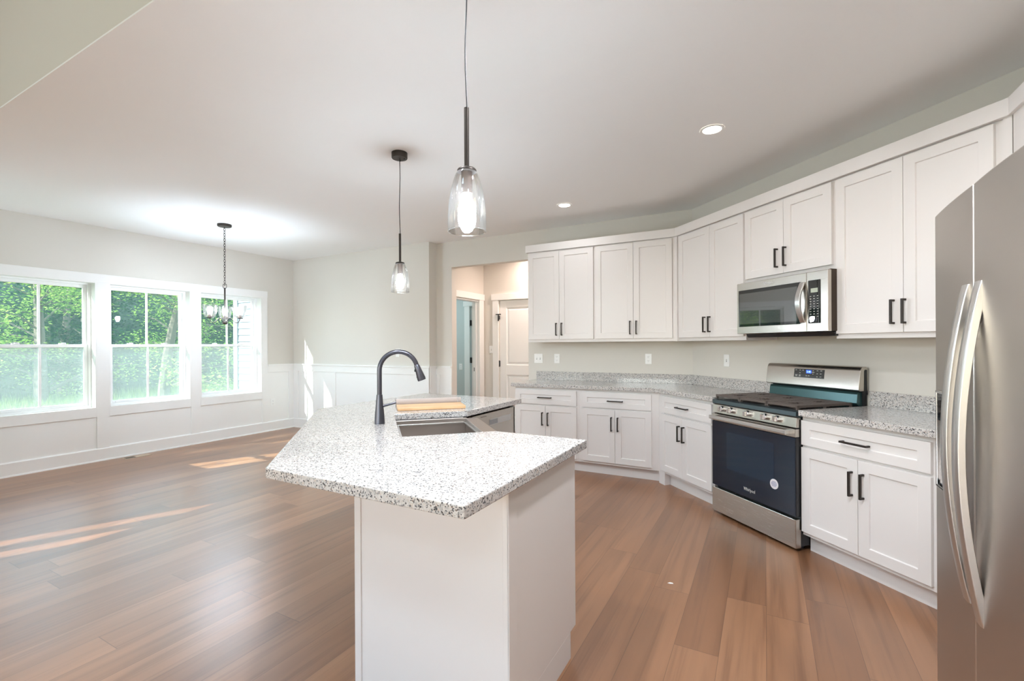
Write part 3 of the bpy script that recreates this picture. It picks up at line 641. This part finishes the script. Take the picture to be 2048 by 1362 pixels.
# ------------------------------------------------------------------ refrigerator
FR0, FR1, FS, FY = -2.02, -1.11, -1.654, .482      # x = -north, y = east
t = Thing('refrigerator', 'large stainless side-by-side refrigerator at the right edge of the picture', 'refrigerator', EA, ((FR0 + FR1) / 2, 1.0, 0))
t.part('body', MB().box(FR0 + .008, FR1 - .008, FY + .085, 1.33, .03, 1.745), mat('fridge_side', srgb(96, 94, 92), .45, .3), .004)
t.part('toe_grille', MB().box(FR0 + .02, FR1 - .02, FY + .06, FY + .1, .0, .062), M['black'])
t.part('hinge_cover', MB().box(FR0 + .01, FR0 + .09, FY + .04, FY + .16, 1.746, 1.772), M['black'], .005)
def fdoor(name, x0, x1, off0, off1, bulge):
    n = 12; poly = []
    for k in range(n + 1):
        u = k / n; poly.append((x0 + (x1 - x0) * u, FY + off0 + (off1 - off0) * u - bulge * 4 * u * (1 - u)))
    poly += [(x1, FY + .078), (x0, FY + .078)]
    return t.part(name, MB().prism(poly, .066, 1.757), M['fridge'], .004, True)
fd = fdoor('freezer_door', FR0, FS - .003, .014, .001, .004); rd = fdoor('fridge_door', FS + .003, FR1, .001, .022, .012)
def fhandle(x, par, z0, z1):
    V = []; F = []; n = 28
    for k in range(n + 1):
        u = k / n; z = z0 + (z1 - z0) * u; y = FY - .006 - .047 * (math.sin(PI * u)) ** .9
        V += [(x - .021, y + .004, z), (x - .012, y, z), (x + .012, y, z), (x + .021, y + .004, z), (x + .021, y + .02, z), (x - .021, y + .02, z)]
    for k in range(n):
        for i in range(6): F.append((k * 6 + i, k * 6 + (i + 1) % 6, k * 6 + 6 + (i + 1) % 6, k * 6 + 6 + i))
    F += [tuple(range(5, -1, -1)), tuple(n * 6 + i for i in range(6))]
    t.part('handle', MB().add(V, F), M['bar'], .0015, True, parent=par, label='long bowed satin handle')
fhandle(-1.70, fd, .64, 1.497); fhandle(-1.612, rd, .62, 1.497)
dp = MB(); zx0, zx1 = -1.952, -1.752
dp.box(zx0, zx0 + .008, FY - .004, FY + .02, .884, 1.189).box(zx1 - .008, zx1, FY - .004, FY + .02, .884, 1.189).box(zx0, zx1, FY - .004, FY + .02, .884, .892).box(zx0, zx1, FY - .004, FY + .02, 1.181, 1.189)
t.part('dispenser_bezel', dp, M['chrome'], .002, parent=fd)
t.part('dispenser_panel', MB().box(zx0 + .008, zx1 - .008, FY - .002, FY + .012, 1.095, 1.181), M['blackglass'], .001, parent=fd)
t.part('dispenser_well', MB().box(zx0 + .008, zx1 - .008, FY + .004, FY + .006, .892, 1.095).box(zx0 + .03, zx1 - .03, FY - .002, FY + .006, .892, .9), M['blackglass'], parent=fd)

# ------------------------------------------------------------------ island
P1, P2, P3, P4 = (-1.54, 1.02), (-.70, 1.02), (-.70, 1.985), (-1.17, 1.985)
P5, P6, P7, P8 = (-1.695, 2.51), (-1.695, 3.275), (-2.665, 3.275), (-2.665, 2.145)
cut = .325
island = tag(MB().prism([P1, P2, P3, P4, (P4[0] - cut, P4[1] - cut), (P5[0] - cut, P5[1] - cut), P5, P6, P7, P8], .8772, .915).build('island_countertop', M['granite'], None, (-1.7, 2.0, .877), .004),
             'L-shaped speckled granite island countertop with clipped outer corner', 'countertop')
bx, by0, byn = -.735, 1.32, 1.945
t = Thing('island_cabinet', 'white island cabinet with plain panelled end nearest the camera', 'cabinet', PI, (1.0, -1.6, 0))
X = lambda e: -e
t.part('body', MB().prism([(X(bx + -.018), -by0 - .018), (X(bx - .018), -byn + .022), (X(-1.16), -byn + .022), (X(-1.40), -1.66), (X(-1.40), -by0 - .018)], .10, .8765), M['cab'])
t.part('toe_kick', MB().box(X(bx - .01), X(-1.16), -byn + .085, -byn + .1, 0, .10).box(X(bx - .02), X(-1.2), -1.8, -1.34, 0, .1), M['cab'])
t.part('end_panel', MB().prism([(X(bx), -by0), (X(bx), -byn + .02), (X(bx - .018), -byn + .02), (X(bx - .018), -by0)], .112, .8765).box(X(bx), X(bx - .018), -by0, -byn + .08, 0, .112), M['cab'], .001)
t.part('back_panel', MB().box(X(bx), X(-1.395), -by0, -by0 - .016, 0, .8765), M['cab'], .001)
t.part('corner_trim', MB().box(X(bx - .018) , X(bx) - .004, -by0 + .006, -by0, 0, .8765).box(X(bx) - .006, X(bx), -by0 + .006, -by0 - .05, 0, .8765), M['cab'], .0015)
t.part('corner_trim', MB().box(X(-1.392), X(-1.425), -by0 + .006, -by0 - .012, 0, .8765), M['cab'], .0015)
d = t.part('door', MB().shaker(.75, 1.15, .125, .68, -byn), M['cab'], .0012); t.part('pull', pull(MB(), 1.115, -byn, .54, .142, True), M['bronze'], .0008, parent=d)
d = t.part('drawer', MB().shaker(.75, 1.15, .695, .86, -byn, sz=.053), M['cab'], .0012); t.part('pull', pull(MB(), .95, -byn, .77, .158, False), M['bronze'], .0008, parent=d)
# sink cabinet and dishwasher arm
S0, S1 = -2.955, -2.245     # along the south-east axis
SN = lambda e: -e
t = Thing('sink_cabinet', 'white angled sink cabinet in the inner corner of the island', 'cabinet', 3 * PI / 4, (2.6, -.2, 0))
# frame turned by 135 deg: x = north-west (= -s), y = south-west (= -t)
TS = .815 / R2
t.part('body', MB().box(2.235, 2.965, -TS + .03, .03, .10, .64).box(2.235, 2.25, -TS + .03, .03, .64, .876).box(2.95, 2.965, -TS + .03, .03, .64, .876), M['cab'])
t.part('toe_kick', MB().box(2.235, 2.965, -TS + .09, .0, 0, .1), M['cab'])
for a, b in ((2.245, 2.598), (2.602, 2.955)): t.part('door', MB().shaker(a, b, .125, .63, -TS + .01), M['cab'], .0012)
t = Thing('island_panelling', 'white panelled rear side of the island facing the dining windows', 'panel', 0, (-1.95, 1.9, 0))
bk = strip([(-1.434, by0 + .009), (-2.385, 2.276), (-2.385, 3.235), (-2.30, 3.235)], -.02, 0, .8765)
t.part('panel', bk, M['cab'], .001)
t.part('post', MB().prism([(-1.44, 1.333), (-1.405, 1.36), (-1.46, 1.41), (-1.475, 1.395)], 0, .8765), M['cab'])
t.part('end_panel', MB().box(-2.298, -1.735, 3.215, 3.237, 0, .8765), M['cab'], .001)
t = Thing('dishwasher', 'stainless dishwasher built into the far arm of the island', 'dishwasher', WE, (2.94, 2.0, 0))
DX0, DX1, DY = 2.632, 3.238, 1.735
t.part('body', MB().box(DX0 + .004, 3.212, DY + .03, 2.29, .1, .865), M['darkgap'])
t.part('toe_kick', MB().box(DX0 + .01, 3.2, DY + .07, DY + .09, 0, .1), M['black'])
df = t.part('door', MB().box(DX0, DX1 - .004, DY, DY + .03, .11, .857), M['steel'], .003)
t.part('pocket_handle', MB().box(2.85, 3.17, DY - .0012, DY + .002, .762, .808), M['bar'], .0005, parent=df, label='recessed control strip')
t.part('pocket', MB().box(2.852, 2.965, DY - .0022, DY - .001, .768, .802), M['slot'], parent=df)
t.part('badge', MB().box(2.735, 2.81, DY - .002, DY, .836, .840), M['slot'], parent=df)
# sink
t = Thing('sink', 'stainless apron-front sink set in the angled corner of the island', 'sink', 3 * PI / 4, (2.6, -.3, .64))
x0, x1 = 2.252, 2.948; ya, yb = -TS - .062, -TS + .455; zt = .876; zb = .652
b = MB(); th = .004
def wallq(p, q, za, zb_): b.add([(p[0], p[1], za), (q[0], q[1], za), (q[0], q[1], zb_), (p[0], p[1], zb_)], [(0, 1, 2, 3)])
i0, i1, j0, j1 = x0 + .012, x1 - .012, -TS + .018, yb - .006
b.box(x0, x1, -TS + .011, yb, zb - .006, zb)
b.box(x0, i0, -TS + .011, yb, zb, zt).box(i1, x1, -TS + .011, yb, zb, zt).box(i0, i1, j1, yb, zb, zt)
t.part('basin', b, M['sink'], .0015, label='deep grey steel basin')
ap = MB().box(2.246, 2.954, ya, ya + .004, .655, .872).box(2.246, 2.954, ya, j0, .866, .872).box(i0, i1, -TS + .0115, j0, zb, .866)
t.part('apron', ap, M['sink'], .0015, label='flat-topped apron front')
t.part('ledge', MB().box(i0, i0 + .014, j0, j1, zt - .03, zt - .022).box(i1 - .014, i1, j0, j1, zt - .03, zt - .022).box(i0, i1, j1 - .014, j1, zt - .03, zt - .022).box(i0, i1, j0, j0 + .014, zt - .03, zt - .022), M['bar'], .001, label='bright inner ledge')
t.part('drain', MB().lathe([(.055, zb), (.055, zb + .003), (.03, zb + .001)], (2.6, -TS + .24), 24), M['chrome'], 0, True)
# faucet
fx, fy = 2.64, -.027      # in the same turned frame
t = Thing('faucet', 'tall gunmetal gooseneck faucet with a pull-down spray head', 'faucet', 3 * PI / 4, (fx, fy, .915))
t.part('base', MB().lathe([(.0275, .9152), (.0275, .93), (.0255, .96), (.019, 1.03), (.0158, 1.073)], (fx, fy), 28), M['faucet'], 0, True)
path = [(fx, fy, 1.07), (fx, fy, 1.14), (fx, fy, 1.205)]; r = .1015
for k in range(1, 19):
    a = PI * k / 18 * .92; path.append((fx, fy - r + r * math.cos(a), 1.205 + r * math.sin(a)))
t.part('spout', MB().tube(path, .0128, 16), M['faucet'], 0, True)
e = Vector(path[-1]); d = (e - Vector(path[-2])).normalized()
hd_ = t.part('spray_head', MB().tube([e - d * .002, e + d * .004, e + d * .03, e + d * .075, e + d * .088], [.0135, .0155, .018, .0235, .023], 20), M['faucet'], 0, True)
nrm = Vector((0, d.z, -d.y)); 
for q in (.026, .062):
    c = e + d * q + nrm * (.016 if nrm.y > 0 else -.016); t.part('button', MB().box(c.x - .006, c.x + .006, c.y - .006, c.y + .006, c.z - .007, c.z + .007), M['black'], .002, parent=hd_)
lv = MB().tube([(fx - .012, fy - .018, 1.012), (fx - .012, fy - .045, 1.018), (fx - .012, fy - .088, 1.028)], [.008, .0065, .0055], 12)
t.part('lever', lv, M['faucet'], 0, True)
# cutting board and rolled rack on the counter behind the sink
bd = MB().box(3.095, 3.285, -.59, -.144, .9153, .936)
tag(bd.build('cutting_board', M['bamboo'], None, (3.19, -.37, .9153), .004, rot=3 * PI / 4), 'flat bamboo cutting board on the island behind the sink', 'cutting board')
t = Thing('drying_rack', 'grey roll-up drying rack lying along the back of the bamboo board', 'drying rack', 3 * PI / 4, (3.322, -.35, .9158), None)
sp = []; n = 60
for k in range(n + 1):
    a = k / n * 2 * PI * 2.6 + .4; rr = .008 + .017 * k / n; sp.append((3.322 + rr * math.cos(a), 0.9436 + rr * math.sin(a)))
V = []; F = []
for (x, z) in sp:
    nx, nz = x - 3.322, z - 0.9436; L = math.hypot(nx, nz); nx, nz = nx / L * .0022, nz / L * .0022
    V += [(x - nx, -.592, z - nz), (x + nx, -.595, z + nz), (x + nx, -.143, z + nz), (x - nx, -.143, z - nz)]
for k in range(n):
    for i in range(4): F.append((k * 4 + i, k * 4 + (i + 1) % 4, k * 4 + 4 + (i + 1) % 4, k * 4 + 4 + i))
F += [(3, 2, 1, 0), (n * 4, n * 4 + 1, n * 4 + 2, n * 4 + 3)]
t.part('roll', MB().add(V, F), M['mat'], 0, True)
for y in (-.57, -.14): t.part('end_band', MB().tube([(3.322 + .0285 * math.cos(2 * PI * k / 24), y, 0.9436 + .0285 * math.sin(2 * PI * k / 24) * .9) for k in range(24)], .0016, 6, True), M['bar'])

# ------------------------------------------------------------------ lamps
def pendant(c, label):
    t = Thing('pendant_lamp', label, 'pendant lamp', 0, (c[0], c[1], H), 'pendant lamps over the island')
    cn = t.part('canopy', MB().lathe([(.055, 2.724), (.058, 2.728), (.058, H - .0005)], c, 32), M['bronze'], 0, True)
    for a in (.6, 2.2): t.part('screw', MB().lathe([(.005, 2.716), (.005, 2.725)], (c[0] + .035 * math.cos(a), c[1] + .035 * math.sin(a)), 8), M['black'], parent=cn)
    t.part('cord', MB().tube([(c[0] + .004 * math.sin(k * .9), c[1], 2.725 - k * .0706) for k in range(9)], .0028, 8), M['black'], 0, True)
    t.part('rod', MB().lathe([(.0085, 1.955), (.0085, 2.168)], c, 14), M['bronze'], 0, True)
    t.part('cap', MB().lathe([(.034, 1.944), (.034, 1.95), (.03, 1.955), (.012, 1.96)], c, 24), M['bronze'], 0, True)
    s = t.part('socket', MB().lathe([(.0195, 1.868), (.0195, 1.943)], c, 20), M['copper'], 0, True, label='coppery socket sleeve')
    t.part('bulb', MB().lathe([(.002, 1.773), (.018, 1.777), (.0285, 1.79), (.0315, 1.806), (.029, 1.825), (.02, 1.848), (.0145, 1.868), (.0145, 1.875)], c, 20), M['bulb'], 0, True, parent=s, label='glowing bulb')
    pts = [(.0655, 1.737), (.067, 1.757), (.0668, 1.79), (.063, 1.835), (.0555, 1.88), (.046, 1.915), (.0385, 1.936), (.033, 1.945)]
    t.part('glass_shade', MB().lathe(pts, c, 40, False), M['seeded'], 0, True, label='clear seeded glass shade')
    t.part('shade_rim', MB().tube([(c[0] + .0655 * math.cos(2 * PI * k / 40), c[1] + .0655 * math.sin(2 * PI * k / 40), 1.737) for k in range(40)], .0014, 8, True), M['seeded'], 0, True)
pendant((-.911, 1.354), 'nearer pendant lamp, its cord running out of the top of the picture')
pendant((-2.368, 2.633), 'farther pendant lamp hanging before the dining wall, round canopy in view')
cc = (-5.537, 3.178)
t = Thing('chandelier', 'three-light dark metal chandelier on a chain in front of the windows', 'chandelier', 0, (cc[0], cc[1], H))
t.part('canopy', MB().lathe([(.068, H - .028), (.075, H - .02), (.075, H - .0005)], cc, 32), M['bronze'], 0, True)
t.part('canopy_loop', MB().tube([(cc[0] + .009 * math.cos(a), cc[1], H - .036 + .011 * math.sin(a)) for a in [2 * PI * k / 12 for k in range(12)]], .0025, 6, True), M['bronze'], 0, True)
z = H - .045; k = 0
while z > 2.075:
    L = .040; lk = [];
    for q in range(14):
        a = 2 * PI * q / 14; u, v = .0085 * math.cos(a), .0185 * math.sin(a)
        lk.append((cc[0] + (u if k % 2 else u * .2), cc[1] + (u * .2 if k % 2 else u), z - .0145 + v))
    t.part('chain_link', MB().tube(lk, .0026, 6, True), M['bronze'], 0, True); z -= .0305; k += 1
sq = [(-.017, 2.024), (.017, 2.024), (.02, 2.03), (.02, 2.062), (.017, 2.068), (-.017, 2.068), (-.02, 2.062), (-.02, 2.03)]
t.part('stem_loop', MB().tube([(cc[0] + a * .88, cc[1] + a * .48, b) for a, b in sq], .0035, 6, True), M['bronze'])
t.part('stem', MB().lathe([(.009, 1.63), (.009, 2.018), (.014, 2.02), (.014, 2.026)], cc, 16), M['bronze'], 0, True)
t.part('hub', MB().lathe([(.012, 1.597), (.026, 1.606), (.028, 1.622), (.014, 1.64)], cc, 20), M['bronze'], 0, True)
hd0 = math.radians(150.2)                 # first arm points away from the kitchen
for k in range(3):
    a = hd0 + k * 2 * PI / 3; ux, uy = math.cos(a), math.sin(a); R = .168
    prof = [(.02, 1.625), (.05, 1.664), (.075, 1.672), (.10, 1.652), (.13, 1.625), (.158, 1.617), (.18, 1.628), (.194, 1.652), (.195, 1.668)]; prof = [(q * R / .195, z) for q, z in prof]
    # smooth the arm
    pp = []
    for i in range(len(prof) - 1):
        p0, p1, p2, p3 = prof[max(i - 1, 0)], prof[i], prof[i + 1], prof[min(i + 2, len(prof) - 1)]
        for q in range(5):
            s = q / 5; f = lambda A, B, C_, D: .5 * (2 * B + (C_ - A) * s + (2 * A - 5 * B + 4 * C_ - D) * s * s + (3 * B - A - 3 * C_ + D) * s ** 3)
            pp.append((f(p0[0], p1[0], p2[0], p3[0]), f(p0[1], p1[1], p2[1], p3[1])))
    pp.append(prof[-1])
    c = (cc[0] + ux * R, cc[1] + uy * R)
    ar = t.part('arm', MB().tube([(cc[0] + ux * q, cc[1] + uy * q, z) for q, z in pp], .0048, 10), M['bronze'], 0, True)
    t.part('cup', MB().lathe([(.012, 1.662), (.036, 1.667), (.036, 1.673)], c, 24), M['bronze'], 0, True, parent=ar)
    t.part('socket', MB().lathe([(.019, 1.673), (.019, 1.712)], c, 18), M['copper'], 0, True, parent=ar)
    t.part('bulb', MB().lathe([(.0135, 1.712), (.0145, 1.722), (.026, 1.747), (.0295, 1.766), (.026, 1.785), (.014, 1.795), (.002, 1.797)], c, 18), M['bulb_chandelier'], 0, True, parent=ar, label='glowing bulb')
    t.part('glass_shade', MB().lathe([(.036, 1.675), (.05, 1.682), (.058, 1.70), (.066, 1.74), (.072, 1.79), (.0745, 1.818), (.0725, 1.819), (.07, 1.79), (.064, 1.74), (.056, 1.70), (.048, 1.684), (.036, 1.678)], c, 32, False), M['clear'], 0, True, parent=ar, label='clear glass cup shade')
def can(c, label, power, h=H, r=.058, grp='round recessed ceiling lights', radius=None, col=None):
    t = Thing('ceiling_light', label, 'ceiling light', 0, (c[0], c[1], h), grp)
    t.part('trim_ring', MB().lathe([(r + .001, h - .0045), (r + .017, h - .005), (r + .02, h - .001)], c, 36, False), M['plate'], 0, True)
    t.part('lens', MB().lathe([(r, h - .004), (r, h - .0015)], c, 36), M['lens'], 0, True, label='lit lens')
    lamp(t.o, (0, 0, -.008), power, radius or r, col or LAMP_COL)
can((-.301, 3.357), 'recessed ceiling light above the range side of the kitchen', CAN_W)
can((-1.788, 4.432), 'small-looking recessed ceiling light near the back wall cabinets', CAN_W)
can((-.15, 1.42), 'added recessed fill light out of view above the near end of the kitchen', FILL_W * .9)  # this and the next two are invented, to light island and cabinets
can((.55, 2.3), 'added recessed fill light out of view above the refrigerator side', FILL_W * .22)
can((-1.25, 1.12), 'added recessed fill light out of view above the near end of the island', FILL_W * .6)
can((-2.9, 6.0), 'recessed ceiling light in the hall behind the doorway', HALL_W, col=(1.0, .79, .70))
can((-5.6, 6.0), 'added recessed fill light in the cool-lit room beyond the hall', 22, col=(.72, .93, 1.0))  # unseen lamp added to brighten the far room
for x, y in ((-3.6, -1.2), (-1.0, -1.2), (1.6, -1.2), (-2.3, -3.4), (.8, -3.4)):  # invented lamps behind the camera, filling the room with cool light
    can((x, y), 'added fill light in the tall family room out of view', FAM_FILL_W, HF, .09, 'added family-room fill lights', .35, FAM_FILL_COL)

# ------------------------------------------------------------------ outlets, switches, vent
def plate(label, rot, x, y, z, kind, wd=.07, ht=.115, cat='outlet'):
    t = Thing('wall_outlet' if kind == 'o' else 'light_switch', label, cat, rot, (x, y, z), 'white wall plates')
    t.part('plate', MB().box(x - wd / 2, x + wd / 2, y - .006, y - .0002, z - ht / 2, z + ht / 2), M['plate'], .002)
    if kind == 'o':
        for q in (-.022, .022):
            s = t.part('receptacle', MB().box(x - .016, x + .016, y - .0085, y - .006, z + q - .014, z + q + .014), M['plate'], .003)
            t.part('slot', MB().box(x - .0075, x - .005, y - .0089, y - .0085, z + q - .002, z + q + .007).box(x + .005, x + .0075, y - .0089, y - .0085, z + q - .002, z + q + .007).disc_y(x, y - .0089, y - .0085, z + q - .008, .0022, 8), M['slot'], parent=s)
    else:
        n = max(1, round(wd / .058))
        for k in range(n):
            xx = x + (k - (n - 1) / 2) * .046; t.part('toggle', MB().box(xx - .005, xx + .005, y - .016, y - .006, z - .004, z + .012), M['plate'], .001)
            t.part('slot', MB().box(xx - .006, xx + .006, y - .0064, y - .006, z - .013, z + .013), M['slot'])
plate('double white light switch above the left end of the back counter', 0, -2.47, YK, 1.172, 's', .116, cat='light switch')
plate('white outlet beside the double switch over the back counter', 0, -2.222, YK, 1.172, 'o')
plate('white outlet in the middle of the wall over the back counter', 0, -1.13, YK, 1.178, 'o')
plate('single white switch plate on the wall just left of the range', NE, (-.318 - 4.888) / R2, TW, 1.181, 's', cat='light switch')
plate('white switch plate low on the plain dining wall behind the faucet', 0, -4.62, YN, 1.235, 's', cat='light switch')
plate('white outlet on the wainscot right of the windows', WE, 4.70, 6.896, .447, 'o')
plate('white light switch in the hall beside the closed door', 0, -3.79, 6.30, 1.27, 's', cat='light switch')
plate('small white outlet low on the wall of the far blue-lit room', 0, -4.86, 7.0, .95, 'o')
t = Thing('floor_vent', 'tan metal floor vent under the middle window', 'floor vent', WE, (2.80, 6.76, 0))
t.part('plate', MB().box(2.672, 2.945, 6.70, 6.81, .0003, .004), M['vent'], .001)
sl = MB()
for k in range(9): sl.box(2.69, 2.79, 6.712 + k * .0095, 6.717 + k * .0095, .004, .0046)
t.part('louvre', sl, M['bronze'])

tag(MB().prism([(-.485, 2.705), (-.47, 2.706), (-.455, 2.712), (-.46, 2.72), (-.475, 2.718)], .0004, .0022).build('paint_chip', M['plate'], None, (-.47, 2.712, .0004)), 'tiny white paint chip lying on the brown floor before the range', 'paint chip')
# ------------------------------------------------------------------ outdoors
struct('ground', MB().prism([(-60, -40), (20, -40), (20, 40), (-60, 40)], -.5, -.34), M['soil'])
g = MB(); bankp = [(-19.5, -.36), (-22, .3), (-25, 2.2), (-28, 4.2), (-29, 4.2), (-29, -.5)]
V = [(x, y, z) for y in (-14, 30) for x, z in bankp]; n = len(bankp)
g.add(V, [tuple(range(n)), tuple(range(2 * n - 1, n - 1, -1))] + [(i, (i + 1) % n, n + (i + 1) % n, n + i) for i in range(n)])
struct('ground_bank', g, M['bank'])
rnd = random.Random(3)
def blades(n, x0, x1, y0, y1, zg, h0, h1):
    m = MB()
    for _ in range(n):
        x = rnd.uniform(x0, x1); y = rnd.uniform(y0, y1); a = rnd.uniform(0, PI); h = rnd.uniform(h0, h1); wv = .012
        dx, dy = math.cos(a) * wv, math.sin(a) * wv; lx, ly = rnd.uniform(-.12, .12), rnd.uniform(-.12, .12)
        m.add([(x - dx, y - dy, zg), (x + dx, y + dy, zg), (x + lx, y + ly, zg + h)], [(0, 1, 2)])
    return m
o = blades(26000, -19.5, -9.5, 2.5, 12.5, -.34, .12, .42).build('lawn_grass', M['grass'], None, (-14, 7, -.34)); o['kind'] = 'stuff'; tag(o, 'tall pale green grass of the back lawn beyond the windows', 'grass')
def leaves(m, c, rad, n, size, squash=.6):
    for _ in range(n):
        while True:
            p = Vector((rnd.uniform(-1, 1), rnd.uniform(-1, 1), rnd.uniform(-1, 1)))
            if .15 < p.length < 1: break
        p = Vector((c[0] + p.x * rad, c[1] + p.y * rad, c[2] + p.z * rad * squash))
        nrm = Vector((rnd.gauss(0, .5), rnd.gauss(0, .5), 1)).normalized(); a = nrm.orthogonal().normalized(); b = nrm.cross(a); th = rnd.uniform(0, 2 * PI)
        a, b = a * math.cos(th) + b * math.sin(th), b * math.cos(th) - a * math.sin(th); s = size * rnd.uniform(.6, 1.3)
        m.add([p - a * s, p - b * s * .55, p + a * s, p + b * s * .55], [(0, 1, 2, 3)])
def tree_parts(height, nb, nl, size, low, spread):
    wood = MB(); fol = MB(); lean = rnd.uniform(-.5, .5), rnd.uniform(-.5, .5)
    tp = [(lean[0] * u * u * 2, lean[1] * u * u * 2, -.4 + u * height * .8) for u in [i / 6 for i in range(7)]]
    wood.tube(tp, [.15 * (1 - .8 * i / 6) + .02 for i in range(7)], 9)
    for k in range(nb):
        u = rnd.uniform(low, 1); i = min(int(u * 6), 5); f = u * 6 - i; s = Vector(tp[i]).lerp(Vector(tp[i + 1]), f)
        a = k * 2.4 + rnd.uniform(-.4, .4); L = spread * (1.15 - .6 * u) * rnd.uniform(.6, 1.1)
        e = s + Vector((math.cos(a) * L, math.sin(a) * L, rnd.uniform(-.1, .5) * L)); mid = s.lerp(e, .5) + Vector((0, 0, .12 * L))
        wood.tube([s, mid, e], [.045 * (1.2 - u), .028 * (1.2 - u), .012], 6)
        for q in (.45, .75, 1.0):
            c = s.lerp(e, q) + Vector((rnd.uniform(-.3, .3), rnd.uniform(-.3, .3), rnd.uniform(-.1, .25)))
            leaves(fol, c, .55 * (.8 + .4 * rnd.random()), nl, size)
    return wood, fol
PROTO = []
for args, wm, lm in (((6.6, 26, 95, .05, .14, 2.1), 'bark', 'leaf'), ((5.6, 34, 80, .06, .08, 1.7), 'bark', 'leafd'), ((5.0, 32, 80, .06, .05, 1.6), 'bark', 'leafd')):
    wd_, fo_ = tree_parts(*args); PROTO.append((wd_.build('trunk', M[wm]).data, fo_.build('foliage', M[lm]).data))
for o in [o for o in COL.objects if o.name.split('.')[0] in ('trunk', 'foliage') and o.parent is None]: bpy.data.objects.remove(o)
def tree(k, x, y, z, rz, s, name, label, group):
    r = bpy.data.objects.new(name, None); COL.objects.link(r); r.location = (x, y, z); r.rotation_euler = (0, 0, rz); r.scale = (s, s, s); tag(r, label, 'tree', group)
    for n_, d in zip(('trunk', 'foliage'), PROTO[k]):
        o = bpy.data.objects.new(n_, d); COL.objects.link(o); o.parent = r
tree(0, -15.6, 7.15, -.34, .3, 1.0, 'maple_tree', 'sunlit light green maple seen through the middle window', None)
tree(0, -17.6, 5.1, -.34, 2.1, 1.0, 'maple_tree', 'light green tree seen through the left window', None)
FT = [(1, -20.6, 2.2), (2, -20.2, 6.4), (1, -20.0, 10.4), (2, -20.6, 14.4), (2, -24.2, 4.2), (1, -24.4, 8.4), (2, -24.0, 12.6), (1, -24.6, 16.8)]
for k, x, y in FT:
    bz = -.34 if x > -20 else max(-.34, (-x - 20.2) * .5)
    tree(k, x, y, bz, rnd.uniform(0, 6), rnd.uniform(.9, 1.15), 'forest_tree', 'dark green tree in the wood behind the lawn', 'trees of the wood beyond the lawn')
u = MB()
for _ in range(330):
    x = rnd.uniform(-28, -18.6); bz = -.34 if x > -19.5 else max(-.3, (-x - 21.5) * .66)
    leaves(u, (x, rnd.uniform(0, 21), bz + rnd.uniform(.2, 1.9)), .9, 75, .062, .8)
o = u.build('undergrowth', M['leafd'], None, (-21, 8, -.3)); o['kind'] = 'stuff'; tag(o, 'dense dark green undergrowth along the edge of the wood', 'undergrowth')
